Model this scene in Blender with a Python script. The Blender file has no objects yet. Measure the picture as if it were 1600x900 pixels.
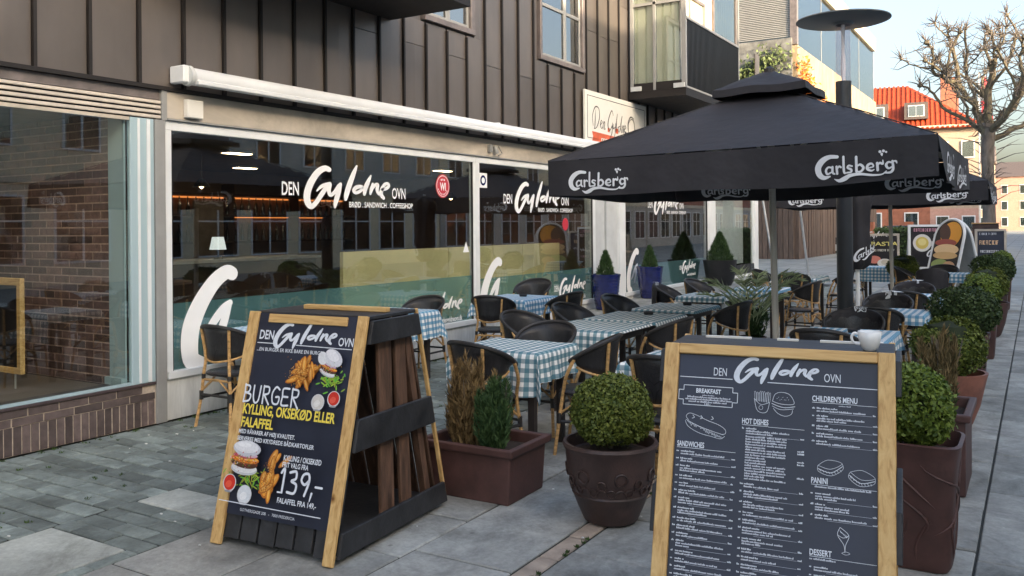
import bpy, bmesh, math, random
from mathutils import Matrix, Vector
import numpy as np
PI = math.pi
R = math.radians
sc = bpy.context.scene
COL = sc.collection
random.seed(7)
rng = np.random.default_rng(11)

# ------------------------------------------------------------------ camera
cam_d = bpy.data.cameras.new("camera")
cam = bpy.data.objects.new("camera", cam_d)
COL.objects.link(cam)
YAW, ROLL = R(31.3), 0.0085
cam.matrix_world = (Matrix.Translation((0, 0, 1.65)) @ Matrix.Rotation(YAW, 4, 'Z')
                    @ Matrix.Rotation(R(90), 4, 'X') @ Matrix.Rotation(-ROLL, 4, 'Z'))
cam_d.sensor_width = 36
cam_d.lens = 1350 / 1600 * 36
cam_d.shift_y = -97 / 1600
cam_d.clip_start = 0.05
cam_d.clip_end = 3000
sc.camera = cam

# ------------------------------------------------------------------ sky, sun, exposure
SUN_DIR = Vector((0.94, -0.34, 0)).normalized()
ELEV = R(17)
world = bpy.data.worlds.new("World")
sc.world = world
world.use_nodes = True
wn = world.node_tree
bg = wn.nodes["Background"]
sky = wn.nodes.new("ShaderNodeTexSky")
sky.sky_type = 'NISHITA'
sky.sun_disc = False
sky.sun_elevation = ELEV
sky.sun_rotation = math.atan2(SUN_DIR.x, SUN_DIR.y)
sky.air_density = 1.0
sky.dust_density = 6.0
sky.ozone_density = 1.0
wn.links.new(sky.outputs[0], bg.inputs[0])
bg.inputs[1].default_value = 0.15
sl = bpy.data.lights.new("sun", 'SUN')
sun = bpy.data.objects.new("sun", sl)
COL.objects.link(sun)
sl.energy = 2.6
sl.angle = R(0.5)
sl.color = (1.0, 0.80, 0.56)
sd = Vector((SUN_DIR.x * math.cos(ELEV), SUN_DIR.y * math.cos(ELEV), math.sin(ELEV)))
sun.rotation_euler = sd.to_track_quat('Z', 'Y').to_euler()
sun.location = (20, -10, 30)
sc.view_settings.view_transform = 'Standard'
sc.view_settings.look = 'None'
sc.view_settings.gamma = 1
sc.view_settings.exposure = 2.06
sc.cycles.max_bounces = 10
sc.cycles.transparent_max_bounces = 24

# ------------------------------------------------------------------ materials
def newmat(name):
    m = bpy.data.materials.new(name)
    m.use_nodes = True
    nt = m.node_tree
    return m, nt, nt.nodes["Principled BSDF"]

def mixrgb(nt, a, b, fac, mode='MIX'):
    n = nt.nodes.new("ShaderNodeMix")
    n.data_type = 'RGBA'
    n.blend_type = mode
    for s, val in ((6, a), (7, b), (0, fac)):
        if hasattr(val, 'type') and hasattr(val, 'node'):
            nt.links.new(val, n.inputs[s])
        elif s == 0:
            n.inputs[0].default_value = val
        else:
            n.inputs[s].default_value = (*val[:3], 1)
    return n.outputs[2]

def mathn(nt, op, a, b=None, c=None):
    n = nt.nodes.new("ShaderNodeMath")
    n.operation = op
    for i, v_ in enumerate((a, b, c)):
        if v_ is None:
            continue
        if hasattr(v_, 'node'):
            nt.links.new(v_, n.inputs[i])
        else:
            n.inputs[i].default_value = v_
    return n.outputs[0]

def texvec(nt, stretch=(1, 1, 1), coord='Object', objoff=True):
    tc = nt.nodes.new("ShaderNodeTexCoord")
    mp = nt.nodes.new("ShaderNodeMapping")
    mp.inputs['Scale'].default_value = stretch
    nt.links.new(tc.outputs[coord], mp.inputs[0])
    if objoff:
        oi = nt.nodes.new("ShaderNodeObjectInfo")
        m = mathn(nt, 'MULTIPLY', oi.outputs['Random'], 37.0)
        nt.links.new(m, mp.inputs['Location'])
    return mp.outputs[0]

def noise(nt, vec, scale, detail=4, rough=0.55, dist=0):
    n = nt.nodes.new("ShaderNodeTexNoise")
    n.inputs['Scale'].default_value = scale
    n.inputs['Detail'].default_value = detail
    n.inputs['Roughness'].default_value = rough
    n.inputs['Distortion'].default_value = dist
    nt.links.new(vec, n.inputs['Vector'])
    return n.outputs['Fac']

def ramp(nt, fac, stops):
    n = nt.nodes.new("ShaderNodeValToRGB")
    nt.links.new(fac, n.inputs[0])
    cr = n.color_ramp
    while len(cr.elements) < len(stops):
        cr.elements.new(0.5)
    for e, (p, c) in zip(cr.elements, stops):
        e.position = p
        e.color = (*c[:3], 1) if len(c) >= 3 else (c[0], c[0], c[0], 1)
    return n.outputs[0]

def mat(name, col, rough=0.6, metal=0.0, var=0.25, scale=6, bump=0.0, bscale=60, stretch=(1, 1, 1), bdist=0.01,
        objrand=0.0, island=0.0, col2=None, spec=0.5, stain=0.0, detail=5):
    m, nt, bs = newmat(name)
    v = texvec(nt, stretch)
    f = noise(nt, v, scale, detail)
    lo = tuple(c * (1 - var) for c in col)
    hi = tuple(min(1, c * (1 + var)) for c in col)
    if col2:
        hi = col2
        lo = col
    out = ramp(nt, f, [(0.3, lo), (0.7, hi)])
    if stain:
        f2 = noise(nt, v, scale * 0.35, 6, 0.7, 0.6)
        k = ramp(nt, f2, [(0.42, (1 - stain,) * 3), (0.6, (1, 1, 1))])
        out = mixrgb(nt, out, k, 1.0, 'MULTIPLY')
    if objrand or island:
        if objrand:
            src = nt.nodes.new("ShaderNodeObjectInfo").outputs['Random']
            amt = objrand
        else:
            src = nt.nodes.new("ShaderNodeNewGeometry").outputs['Random Per Island']
            amt = island
        k = ramp(nt, src, [(0, (1 - amt,) * 3), (1, (1 + amt,) * 3)])
        out = mixrgb(nt, out, k, 1.0, 'MULTIPLY')
    nt.links.new(out, bs.inputs['Base Color'])
    bs.inputs['Roughness'].default_value = rough
    bs.inputs['Metallic'].default_value = metal
    bs.inputs['Specular IOR Level'].default_value = spec
    rr = mathn(nt, 'MULTIPLY_ADD', f, 0.2, rough - 0.1)
    nt.links.new(rr, bs.inputs['Roughness'])
    if bump:
        fb = noise(nt, v, bscale, 3)
        b = nt.nodes.new("ShaderNodeBump")
        b.inputs['Strength'].default_value = bump
        b.inputs['Distance'].default_value = bdist
        nt.links.new(fb, b.inputs['Height'])
        nt.links.new(b.outputs[0], bs.inputs['Normal'])
    return m

M = {}
def slabmat(name, col, rough, **k):
    m = mat(name, col, rough, **k)
    nt = m.node_tree
    bs = nt.nodes['Principled BSDF']
    src = bs.inputs['Base Color'].links[0].from_socket
    v = nt.nodes.new('ShaderNodeNewGeometry').outputs['Position']
    vo = nt.nodes.new('ShaderNodeTexVoronoi'); vo.inputs['Scale'].default_value = 3.2; nt.links.new(v, vo.inputs['Vector'])
    sp = ramp(nt, vo.outputs['Distance'], [(0.03, (.62,) * 3), (0.055, (1, 1, 1))])
    vo2 = nt.nodes.new('ShaderNodeTexVoronoi'); vo2.inputs['Scale'].default_value = 5.3; nt.links.new(v, vo2.inputs['Vector'])
    sp2 = ramp(nt, vo2.outputs['Distance'], [(0.02, (1.35,) * 3), (0.04, (1, 1, 1))])
    f = noise(nt, v, 1.3, 8, 0.72, 1.2)
    st_ = ramp(nt, f, [(0.36, (.66, .66, .64)), (0.5, (1, 1, 1)), (.68, (1.13, 1.12, 1.1))])
    f2 = noise(nt, v, 34, 4, 0.7)
    gr_ = ramp(nt, f2, [(0.3, (.84,) * 3), (0.7, (1.14,) * 3)])
    c = src
    for q in (sp, sp2, st_, gr_): c = mixrgb(nt, c, q, 1.0, 'MULTIPLY')
    nt.links.new(c, bs.inputs['Base Color'])
    return m
M['slab'] = slabmat('slab', (0.355, 0.36, 0.335), 0.75, var=0.22, scale=4, bump=0.35, bscale=70, objrand=0.17, stain=0.3)
M['light_slab'] = slabmat('light_slab', (0.44, 0.46, 0.42), 0.7, var=0.15, scale=5, bump=0.25, bscale=60, stain=0.25)
M['paver'] = slabmat('paver', (0.2, 0.235, 0.22), 0.7, var=0.25, scale=7, bump=0.4, bscale=60, objrand=0.3, stain=0.25)
M['paver_many'] = mat('paver_many', (0.2, 0.235, 0.22), 0.7, var=0.2, scale=7, bump=0.4, bscale=60, island=0.3)
M['band'] = mat('band', (0.42, 0.34, 0.27), 0.8, var=0.2, scale=8, bump=0.3, objrand=0.15, stain=0.3)
M['joint'] = mat('joint', (0.022, 0.024, 0.02), 0.9, var=0.3, scale=20)
M['moss'] = mat('moss', (0.05, 0.09, 0.02), 0.9, var=0.5, scale=30, island=0.4)
M['clinker'] = mat('clinker', (0.115, 0.086, 0.08), 0.6, var=0.3, scale=14, bump=0.35, bscale=80, objrand=0.4)
M['inner_brick'] = mat('inner_brick', (0.15, 0.088, 0.08), 0.7, var=0.35, scale=14, bump=0.3, bscale=80, objrand=0.5)
M['mortar'] = mat('mortar', (0.5, 0.42, 0.34), 0.9, var=0.2, scale=25)
M['inner_mortar'] = mat('inner_mortar', (0.5, 0.36, 0.3), 0.9, var=0.2, scale=25)
M['coping'] = mat('coping', (0.07, 0.05, 0.05), 0.45, var=0.2)
M['clad'] = mat('clad', (0.185, 0.158, 0.14), 0.38, metal=0.6, var=0.17, scale=1.6, bump=0.12, bscale=2.2, objrand=0.12, stretch=(1, 1, 0.5))
M['clad_dark'] = mat('clad_dark', (0.014, 0.011, 0.010), 0.6, metal=0.1)
M['soffit'] = mat('soffit', (0.035, 0.03, 0.027), 0.6)
M['white_frame'] = mat('white_frame', (0.78, 0.8, 0.8), 0.4, var=0.05, scale=3, stain=0.08)
M['plinth'] = mat('plinth', (0.76, 0.77, 0.75), 0.6, var=0.07, scale=4, stain=0.18, stretch=(1, 6, 1))
M['blue_frame'] = mat('blue_frame', (0.38, 0.5, 0.54), 0.35, var=0.06, scale=3, stretch=(1, 1, .3))
M['grey_frame'] = mat('grey_frame', (0.3, 0.3, 0.29), 0.4, var=0.08)
M['dark_frame'] = mat('dark_frame', (0.04, 0.04, 0.045), 0.4)
M['brown_frame'] = mat('brown_frame', (0.2, 0.17, 0.16), 0.4, metal=.3)
M['beam'] = mat('beam', (0.56, 0.5, 0.42), 0.75, var=0.12, scale=3, stain=0.3, stretch=(1, .5, 1), bump=0.1)
M['louvre'] = mat('louvre', (0.62, 0.55, 0.46), 0.5, var=0.1, stain=0.2)
M['awning'] = mat('awning', (0.74, 0.76, 0.77), 0.45, var=0.04, stretch=(1, .4, 1), stain=0.07)
M['pillar'] = mat('pillar', (0.58, 0.6, 0.6), 0.45, var=0.05, stain=0.08)
M['cream_wall'] = mat('cream_wall', (0.8, 0.69, 0.48), 0.8, var=0.06, scale=2, stain=0.1)
M['cream_trim'] = mat('cream_trim', (0.66, 0.58, 0.43), 0.7, var=0.05)
M['grey_wall'] = mat('grey_wall', (0.5, 0.48, 0.43), 0.8, var=0.08, scale=2, stain=0.15)
M['brick_far'] = mat('brick_far', (0.33, 0.13, 0.08), 0.85, var=0.2, scale=3)
M['roof_far'] = mat('roof_far', (0.1, 0.08, 0.075), 0.7, var=0.2)
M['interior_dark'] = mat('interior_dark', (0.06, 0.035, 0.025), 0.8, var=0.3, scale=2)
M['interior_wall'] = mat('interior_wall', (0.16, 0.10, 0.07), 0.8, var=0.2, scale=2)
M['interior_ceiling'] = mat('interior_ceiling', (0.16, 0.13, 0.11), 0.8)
M['wood_floor'] = mat('wood_floor', (0.17, 0.13, 0.1), 0.4, var=0.2, stretch=(1, 8, 1))
M['bench'] = mat('bench', (0.66, 0.57, 0.3), 0.6, var=0.12, scale=1.5, stain=0.12)
M['white_top'] = mat('white_top', (0.62, 0.62, 0.6), 0.4)
M['black'] = mat('black', (0.022, 0.022, 0.024), 0.5, var=0.3)
M['black_metal'] = mat('black_metal', (0.03, 0.031, 0.034), 0.35, var=0.2, metal=0.3)
M['rubber'] = mat('rubber', (0.025, 0.024, 0.024), 0.45, var=0.2, scale=30, bump=0.2, bscale=200)
M['weave'] = None
M['bamboo'] = mat('bamboo', (0.5, 0.3, 0.12), 0.4, var=0.4, scale=18, stretch=(1, 1, 3), objrand=0.12)
M['bamboo_dark'] = mat('bamboo_dark', (0.11, 0.055, 0.03), 0.45, var=0.4, scale=18)
M['table_wood'] = mat('table_wood', (0.035, 0.028, 0.026), 0.5, var=0.3)
M['pot_brown'] = mat('pot_brown', (0.062, 0.036, 0.031), 0.5, var=0.3, scale=8, bump=0.15, bscale=90, stain=0.25)
M['pot_terra'] = mat('pot_terra', (0.27, 0.105, 0.07), 0.55, var=0.25, scale=7, bump=0.15, stain=0.25)
M['pot_red'] = mat('pot_red', (0.09, 0.042, 0.036), 0.55, var=0.25, scale=7, bump=0.1, stain=0.2)
M['pot_blue'] = mat('pot_blue', (0.007, 0.013, 0.1), 0.12, var=0.35, scale=10, spec=0.8)
M['soil'] = mat('soil', (0.03, 0.02, 0.014), 0.95, var=0.5, scale=40, bump=0.8, bscale=60)
M['black_wood'] = mat('black_wood', (0.03, 0.031, 0.034), 0.55, var=0.4, scale=9, stretch=(1, 1, 1), bump=0.25, bscale=30, stain=0.3)
M['brown_wood'] = mat('brown_wood', (0.105, 0.056, 0.034), 0.7, var=0.55, scale=5, stretch=(6, 6, 1), bump=0.3, bscale=30, objrand=0.25)
M['canopy'] = mat('canopy', (0.022, 0.021, 0.026), 0.7, var=0.3, scale=2.5, bump=0.6, bscale=3.5, bdist=0.03, stain=0.15)
M['canopy_side'] = M['canopy']
M['parasol_wood'] = mat('parasol_wood', (0.5, 0.47, 0.41), 0.6, var=0.15, scale=5, stretch=(6, 6, .6))
M['print_white'] = mat('print_white', (0.75, 0.78, 0.82), 0.6, var=0.04)
M['print_grey'] = mat('print_grey', (0.75, 0.77, 0.8), 0.7, var=0.1)
M['vinyl'] = mat('vinyl', (0.88, 0.88, 0.87), 0.5, var=0.03)
M['yellow_print'] = mat('yellow_print', (0.85, 0.66, 0.09), 0.5, var=0.04)
M['poster_blue'] = mat('poster_blue', (0.022, 0.027, 0.048), 0.42, var=0.3, scale=2, stain=0.12)
M['poster_black'] = mat('poster_black', (0.015, 0.013, 0.016), 0.4)
M['ceramic'] = mat('ceramic', (0.8, 0.81, 0.8), 0.12, var=0.02)
M['lamp_disc'] = mat('lamp_disc', (0.13, 0.15, 0.165), 0.4, metal=0.2, var=0.15)
M['lamp_black'] = mat('lamp_black', (0.028, 0.033, 0.04), 0.4, var=0.15)
M['bark'] = mat('bark', (0.15, 0.125, 0.105), 0.9, var=0.45, scale=6, bump=0.6, bscale=20, stretch=(1, 1, .4))
M['moss_bark'] = mat('moss_bark', (0.2, 0.17, 0.1), 0.9, var=0.4, scale=9, col2=(0.09, 0.07, 0.055))
M['stone_wall'] = mat('stone_wall', (0.2, 0.2, 0.19), 0.9, var=0.45, scale=3, bump=0.4, bscale=12, stain=0.3)
M['plaster'] = mat('plaster', (0.36, 0.28, 0.18), 0.85, var=0.3, scale=3, stretch=(1, 1, .3), stain=0.2, bump=0.2)
M['timber_wall'] = mat('timber_wall', (0.1, 0.07, 0.055), 0.85, var=0.4, scale=4, stretch=(5, 5, .5), island=0.2)
M['tile'] = mat('tile', (0.36, 0.05, 0.012), 0.7, var=0.25, scale=3, island=0.2)
M['far_cream'] = mat('far_cream', (0.45, 0.35, 0.26), 0.85, var=0.1, stain=0.1)
M['far_pink'] = mat('far_pink', (0.5, 0.3, 0.24), 0.85, var=0.1, stain=0.1)
M['hedge'] = mat('hedge', (0.04, 0.07, 0.015), 0.8, var=0.4, scale=3, island=0.5)
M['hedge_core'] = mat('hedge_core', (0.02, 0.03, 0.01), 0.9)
M['flag_red'] = mat('flag_red', (0.5, 0.03, 0.05), 0.7, var=0.1)
M['red'] = mat('red', (0.55, 0.03, 0.05), 0.5, var=0.05)
M['sign_cream'] = mat('sign_cream', (0.74, 0.72, 0.66), 0.5, var=0.03)
M['ink'] = mat('ink', (0.03, 0.03, 0.035), 0.5)
M['sign_red'] = mat('sign_red', (0.6, 0.12, 0.05), 0.5)
M['car_paint'] = mat('car_paint', (0.03, 0.035, 0.045), 0.25, spec=.8)
M['steel'] = mat('steel', (0.55, 0.56, 0.57), 0.35, metal=0.7, var=0.1)
M['leaf_orange'] = mat('leaf_orange', (0.5, 0.14, 0.015), 0.7, var=0.4, island=0.5)
M['leaf_green'] = mat('leaf_green', (0.07, 0.1, 0.03), 0.7, var=0.4, island=0.5)
M['litter'] = mat('litter', (0.75, 0.75, 0.72), 0.7)

def leafmat(name, a, b, rough=0.55):
    m, nt, bs = newmat(name)
    g = nt.nodes.new("ShaderNodeNewGeometry").outputs['Random Per Island']
    v = texvec(nt, objoff=True)
    f = noise(nt, v, 9, 3)
    s = mathn(nt, 'ADD', mathn(nt, 'MULTIPLY', g, 0.6), mathn(nt, 'MULTIPLY', f, 0.5))
    c = ramp(nt, s, [(0.15, a), (0.85, b)])
    nt.links.new(c, bs.inputs['Base Color'])
    bs.inputs['Roughness'].default_value = rough
    bs.inputs['Specular IOR Level'].default_value = 0.3
    return m
M['box_leaf'] = leafmat('box_leaf', (0.03, 0.055, 0.01), (0.16, 0.19, 0.035))
M['box_bright'] = leafmat('box_bright', (0.03, 0.065, 0.01), (0.17, 0.23, 0.035))
M['box_dark'] = leafmat('box_dark', (0.018, 0.04, 0.014), (0.07, 0.105, 0.03))
M['conifer'] = leafmat('conifer', (0.018, 0.05, 0.02), (0.075, 0.13, 0.045))
M['dry'] = leafmat('dry', (0.09, 0.055, 0.025), (0.29, 0.2, 0.09))
M['dry_mix'] = leafmat('dry_mix', (0.06, 0.055, 0.02), (0.27, 0.19, 0.09))
M['palm'] = leafmat('palm', (0.08, 0.13, 0.05), (0.42, 0.5, 0.3), .3)

def pine(name, st):
    m, nt, bs = newmat(name)
    v = texvec(nt, st)
    f = noise(nt, v, 5, 6, 0.6, 0.8)
    c = ramp(nt, f, [(0.3, (0.42, 0.23, 0.075)), (0.5, (0.62, 0.39, 0.15)), (0.72, (0.72, 0.5, 0.22))])
    v2 = texvec(nt, (1, 1, 1))
    vo = nt.nodes.new("ShaderNodeTexVoronoi")
    vo.inputs['Scale'].default_value = 4.2
    nt.links.new(v2, vo.inputs['Vector'])
    k = ramp(nt, vo.outputs['Distance'], [(0.02, (0.25, 0.16, 0.1)), (0.075, (0.75, 0.65, 0.5)), (0.12, (1, 1, 1))])
    c = mixrgb(nt, c, k, 1.0, 'MULTIPLY')
    nt.links.new(c, bs.inputs['Base Color'])
    bs.inputs['Roughness'].default_value = 0.6
    return m
M['pine_v'] = pine('pine_v', (9, 9, 0.7))
M['pine_h'] = pine('pine_h', (0.7, 9, 9))

def weave():
    m, nt, bs = newmat('weave')
    v = texvec(nt, (1, 1, 1), objoff=False)
    w = nt.nodes.new("ShaderNodeTexBrick")
    w.inputs['Scale'].default_value = 55
    w.inputs['Color1'].default_value = (0.034, 0.034, 0.037, 1)
    w.inputs['Color2'].default_value = (0.02, 0.02, 0.022, 1)
    w.inputs['Mortar'].default_value = (0.008, 0.008, 0.01, 1)
    nt.links.new(v, w.inputs['Vector'])
    nt.links.new(w.outputs[0], bs.inputs['Base Color'])
    bs.inputs['Roughness'].default_value = 0.35
    b = nt.nodes.new("ShaderNodeBump")
    b.inputs['Strength'].default_value = 0.5
    b.inputs['Distance'].default_value = 0.003
    nt.links.new(w.outputs['Fac'], b.inputs['Height'])
    b.invert = True
    nt.links.new(b.outputs[0], bs.inputs['Normal'])
    return m
M['weave'] = weave()

def gingham(name, teal, teal2):
    m, nt, bs = newmat(name)
    tc = nt.nodes.new("ShaderNodeTexCoord")
    sp = nt.nodes.new("ShaderNodeSeparateXYZ")
    nt.links.new(tc.outputs['UV'], sp.inputs[0])
    P = 0.066
    s = []
    for i in (0, 1):
        fr = mathn(nt, 'FRACT', mathn(nt, 'DIVIDE', sp.outputs[i], P))
        s.append(mathn(nt, 'LESS_THAN', fr, 0.5))
    a = mixrgb(nt, (0.88, 0.89, 0.87), teal, mathn(nt, 'MULTIPLY', s[0], 0.74))
    both = mixrgb(nt, a, teal2, mathn(nt, 'MULTIPLY', s[1], 0.68))
    nt.links.new(both, bs.inputs['Base Color'])
    bs.inputs['Roughness'].default_value = 0.85
    return m
M['cloth_teal'] = gingham('cloth_teal', (0.012, 0.17, 0.23), (0.01, 0.13, 0.19))
M['cloth_blue'] = gingham('cloth_blue', (0.03, 0.27, 0.46), (0.02, 0.2, 0.38))

def glassmat(name, ior=1.75, tint=(0.8, 0.86, 0.85), refl=(1, 1, 1), rough=0.0):
    m, nt, bs = newmat(name)
    nt.nodes.remove(bs)
    out = [n for n in nt.nodes if n.type == 'OUTPUT_MATERIAL'][0]
    tr = nt.nodes.new("ShaderNodeBsdfTransparent")
    tr.inputs[0].default_value = (*tint, 1)
    gl = nt.nodes.new("ShaderNodeBsdfGlossy")
    gl.inputs[0].default_value = (*refl, 1)
    gl.inputs['Roughness'].default_value = rough
    fr = nt.nodes.new("ShaderNodeFresnel")
    ge = nt.nodes.new("ShaderNodeNewGeometry")
    k_ = mathn(nt, 'MULTIPLY_ADD', ge.outputs['Backfacing'], 1 / ior - ior, ior)
    nt.links.new(k_, fr.inputs[0])
    mx = nt.nodes.new("ShaderNodeMixShader")
    nt.links.new(fr.outputs[0], mx.inputs[0])
    nt.links.new(tr.outputs[0], mx.inputs[1])
    nt.links.new(gl.outputs[0], mx.inputs[2])
    nt.links.new(mx.outputs[0], out.inputs[0])
    return m
M['glass'] = glassmat('glass', 1.85, tint=(0.92, 0.95, 0.94))
M['glass_far'] = glassmat('glass_far', 2.4, tint=(0.5, 0.55, 0.55))
M['glass_mirror'] = glassmat('glass_mirror', 1.8, tint=(0.85, 0.9, 0.9))
M['glass_lamp'] = glassmat('glass_lamp', 1.5, tint=(0.93, 0.9, 0.93))
M['glass_sky'] = glassmat('glass_sky', 3.2, tint=(0.4, 0.45, 0.45))

def filmmat():
    m, nt, bs = newmat('film')
    out = [n for n in nt.nodes if n.type == 'OUTPUT_MATERIAL'][0]
    bs.inputs['Base Color'].default_value = (0.2, 0.4, 0.42, 1)
    bs.inputs['Roughness'].default_value = 0.15
    tr = nt.nodes.new("ShaderNodeBsdfTransparent")
    tr.inputs[0].default_value = (0.5, 0.72, 0.7, 1)
    mx = nt.nodes.new("ShaderNodeMixShader")
    mx.inputs[0].default_value = 0.5
    nt.links.new(tr.outputs[0], mx.inputs[1])
    nt.links.new(bs.outputs[0], mx.inputs[2])
    nt.links.new(mx.outputs[0], out.inputs[0])
    return m
M['film'] = filmmat()

def emit(name, col, s):
    m, nt, bs = newmat(name)
    bs.inputs['Base Color'].default_value = (*col, 1)
    bs.inputs['Emission Color'].default_value = (*col, 1)
    bs.inputs['Emission Strength'].default_value = s
    return m
M['warm_glow'] = emit('warm_glow', (1.0, 0.3, 0.07), .3)
M['warm_lamp'] = emit('warm_lamp', (1.0, 0.62, 0.3), 5)
M['ceil_glow'] = emit('ceil_glow', (1.0, 0.74, 0.45), 7)
M['lamp_shade'] = emit('lamp_shade', (0.75, 0.8, 0.78), 0.25)

def printmat():
    m, nt, bs = newmat('print')
    a = nt.nodes.new("ShaderNodeAttribute")
    a.attribute_name = 'ink'
    v = texvec(nt, (1, 1, 1), objoff=False)
    f = noise(nt, v, 90, 3)
    k = ramp(nt, f, [(0.35, (0.93,) * 3), (0.65, (1.05,) * 3)])
    c = mixrgb(nt, a.outputs['Color'], k, 1.0, 'MULTIPLY')
    nt.links.new(c, bs.inputs['Base Color'])
    bs.inputs['Roughness'].default_value = 0.5
    return m
M['print'] = printmat()

def groundmat():
    m, nt, bs = newmat('far_paving')
    tc = nt.nodes.new("ShaderNodeTexCoord")
    mp = nt.nodes.new("ShaderNodeMapping")
    mp.inputs['Rotation'].default_value = (0, 0, PI / 2)
    nt.links.new(tc.outputs['Object'], mp.inputs[0])
    w = nt.nodes.new("ShaderNodeTexBrick")
    w.inputs['Scale'].default_value = 1
    w.inputs['Brick Width'].default_value = 1.0
    w.inputs['Row Height'].default_value = 0.85
    w.inputs['Mortar Size'].default_value = 0.012
    w.inputs['Color1'].default_value = (0.24, 0.26, 0.25, 1)
    w.inputs['Color2'].default_value = (0.19, 0.205, 0.2, 1)
    w.inputs['Mortar'].default_value = (0.05, 0.055, 0.055, 1)
    nt.links.new(mp.outputs[0], w.inputs['Vector'])
    f = noise(nt, tc.outputs['Object'], 0.8, 6)
    k = ramp(nt, f, [(0.3, (0.8,) * 3), (0.7, (1.15,) * 3)])
    c = mixrgb(nt, w.outputs[0], k, 1.0, 'MULTIPLY')
    nt.links.new(c, bs.inputs['Base Color'])
    bs.inputs['Roughness'].default_value = 0.7
    return m
M['far_paving'] = groundmat()

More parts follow.
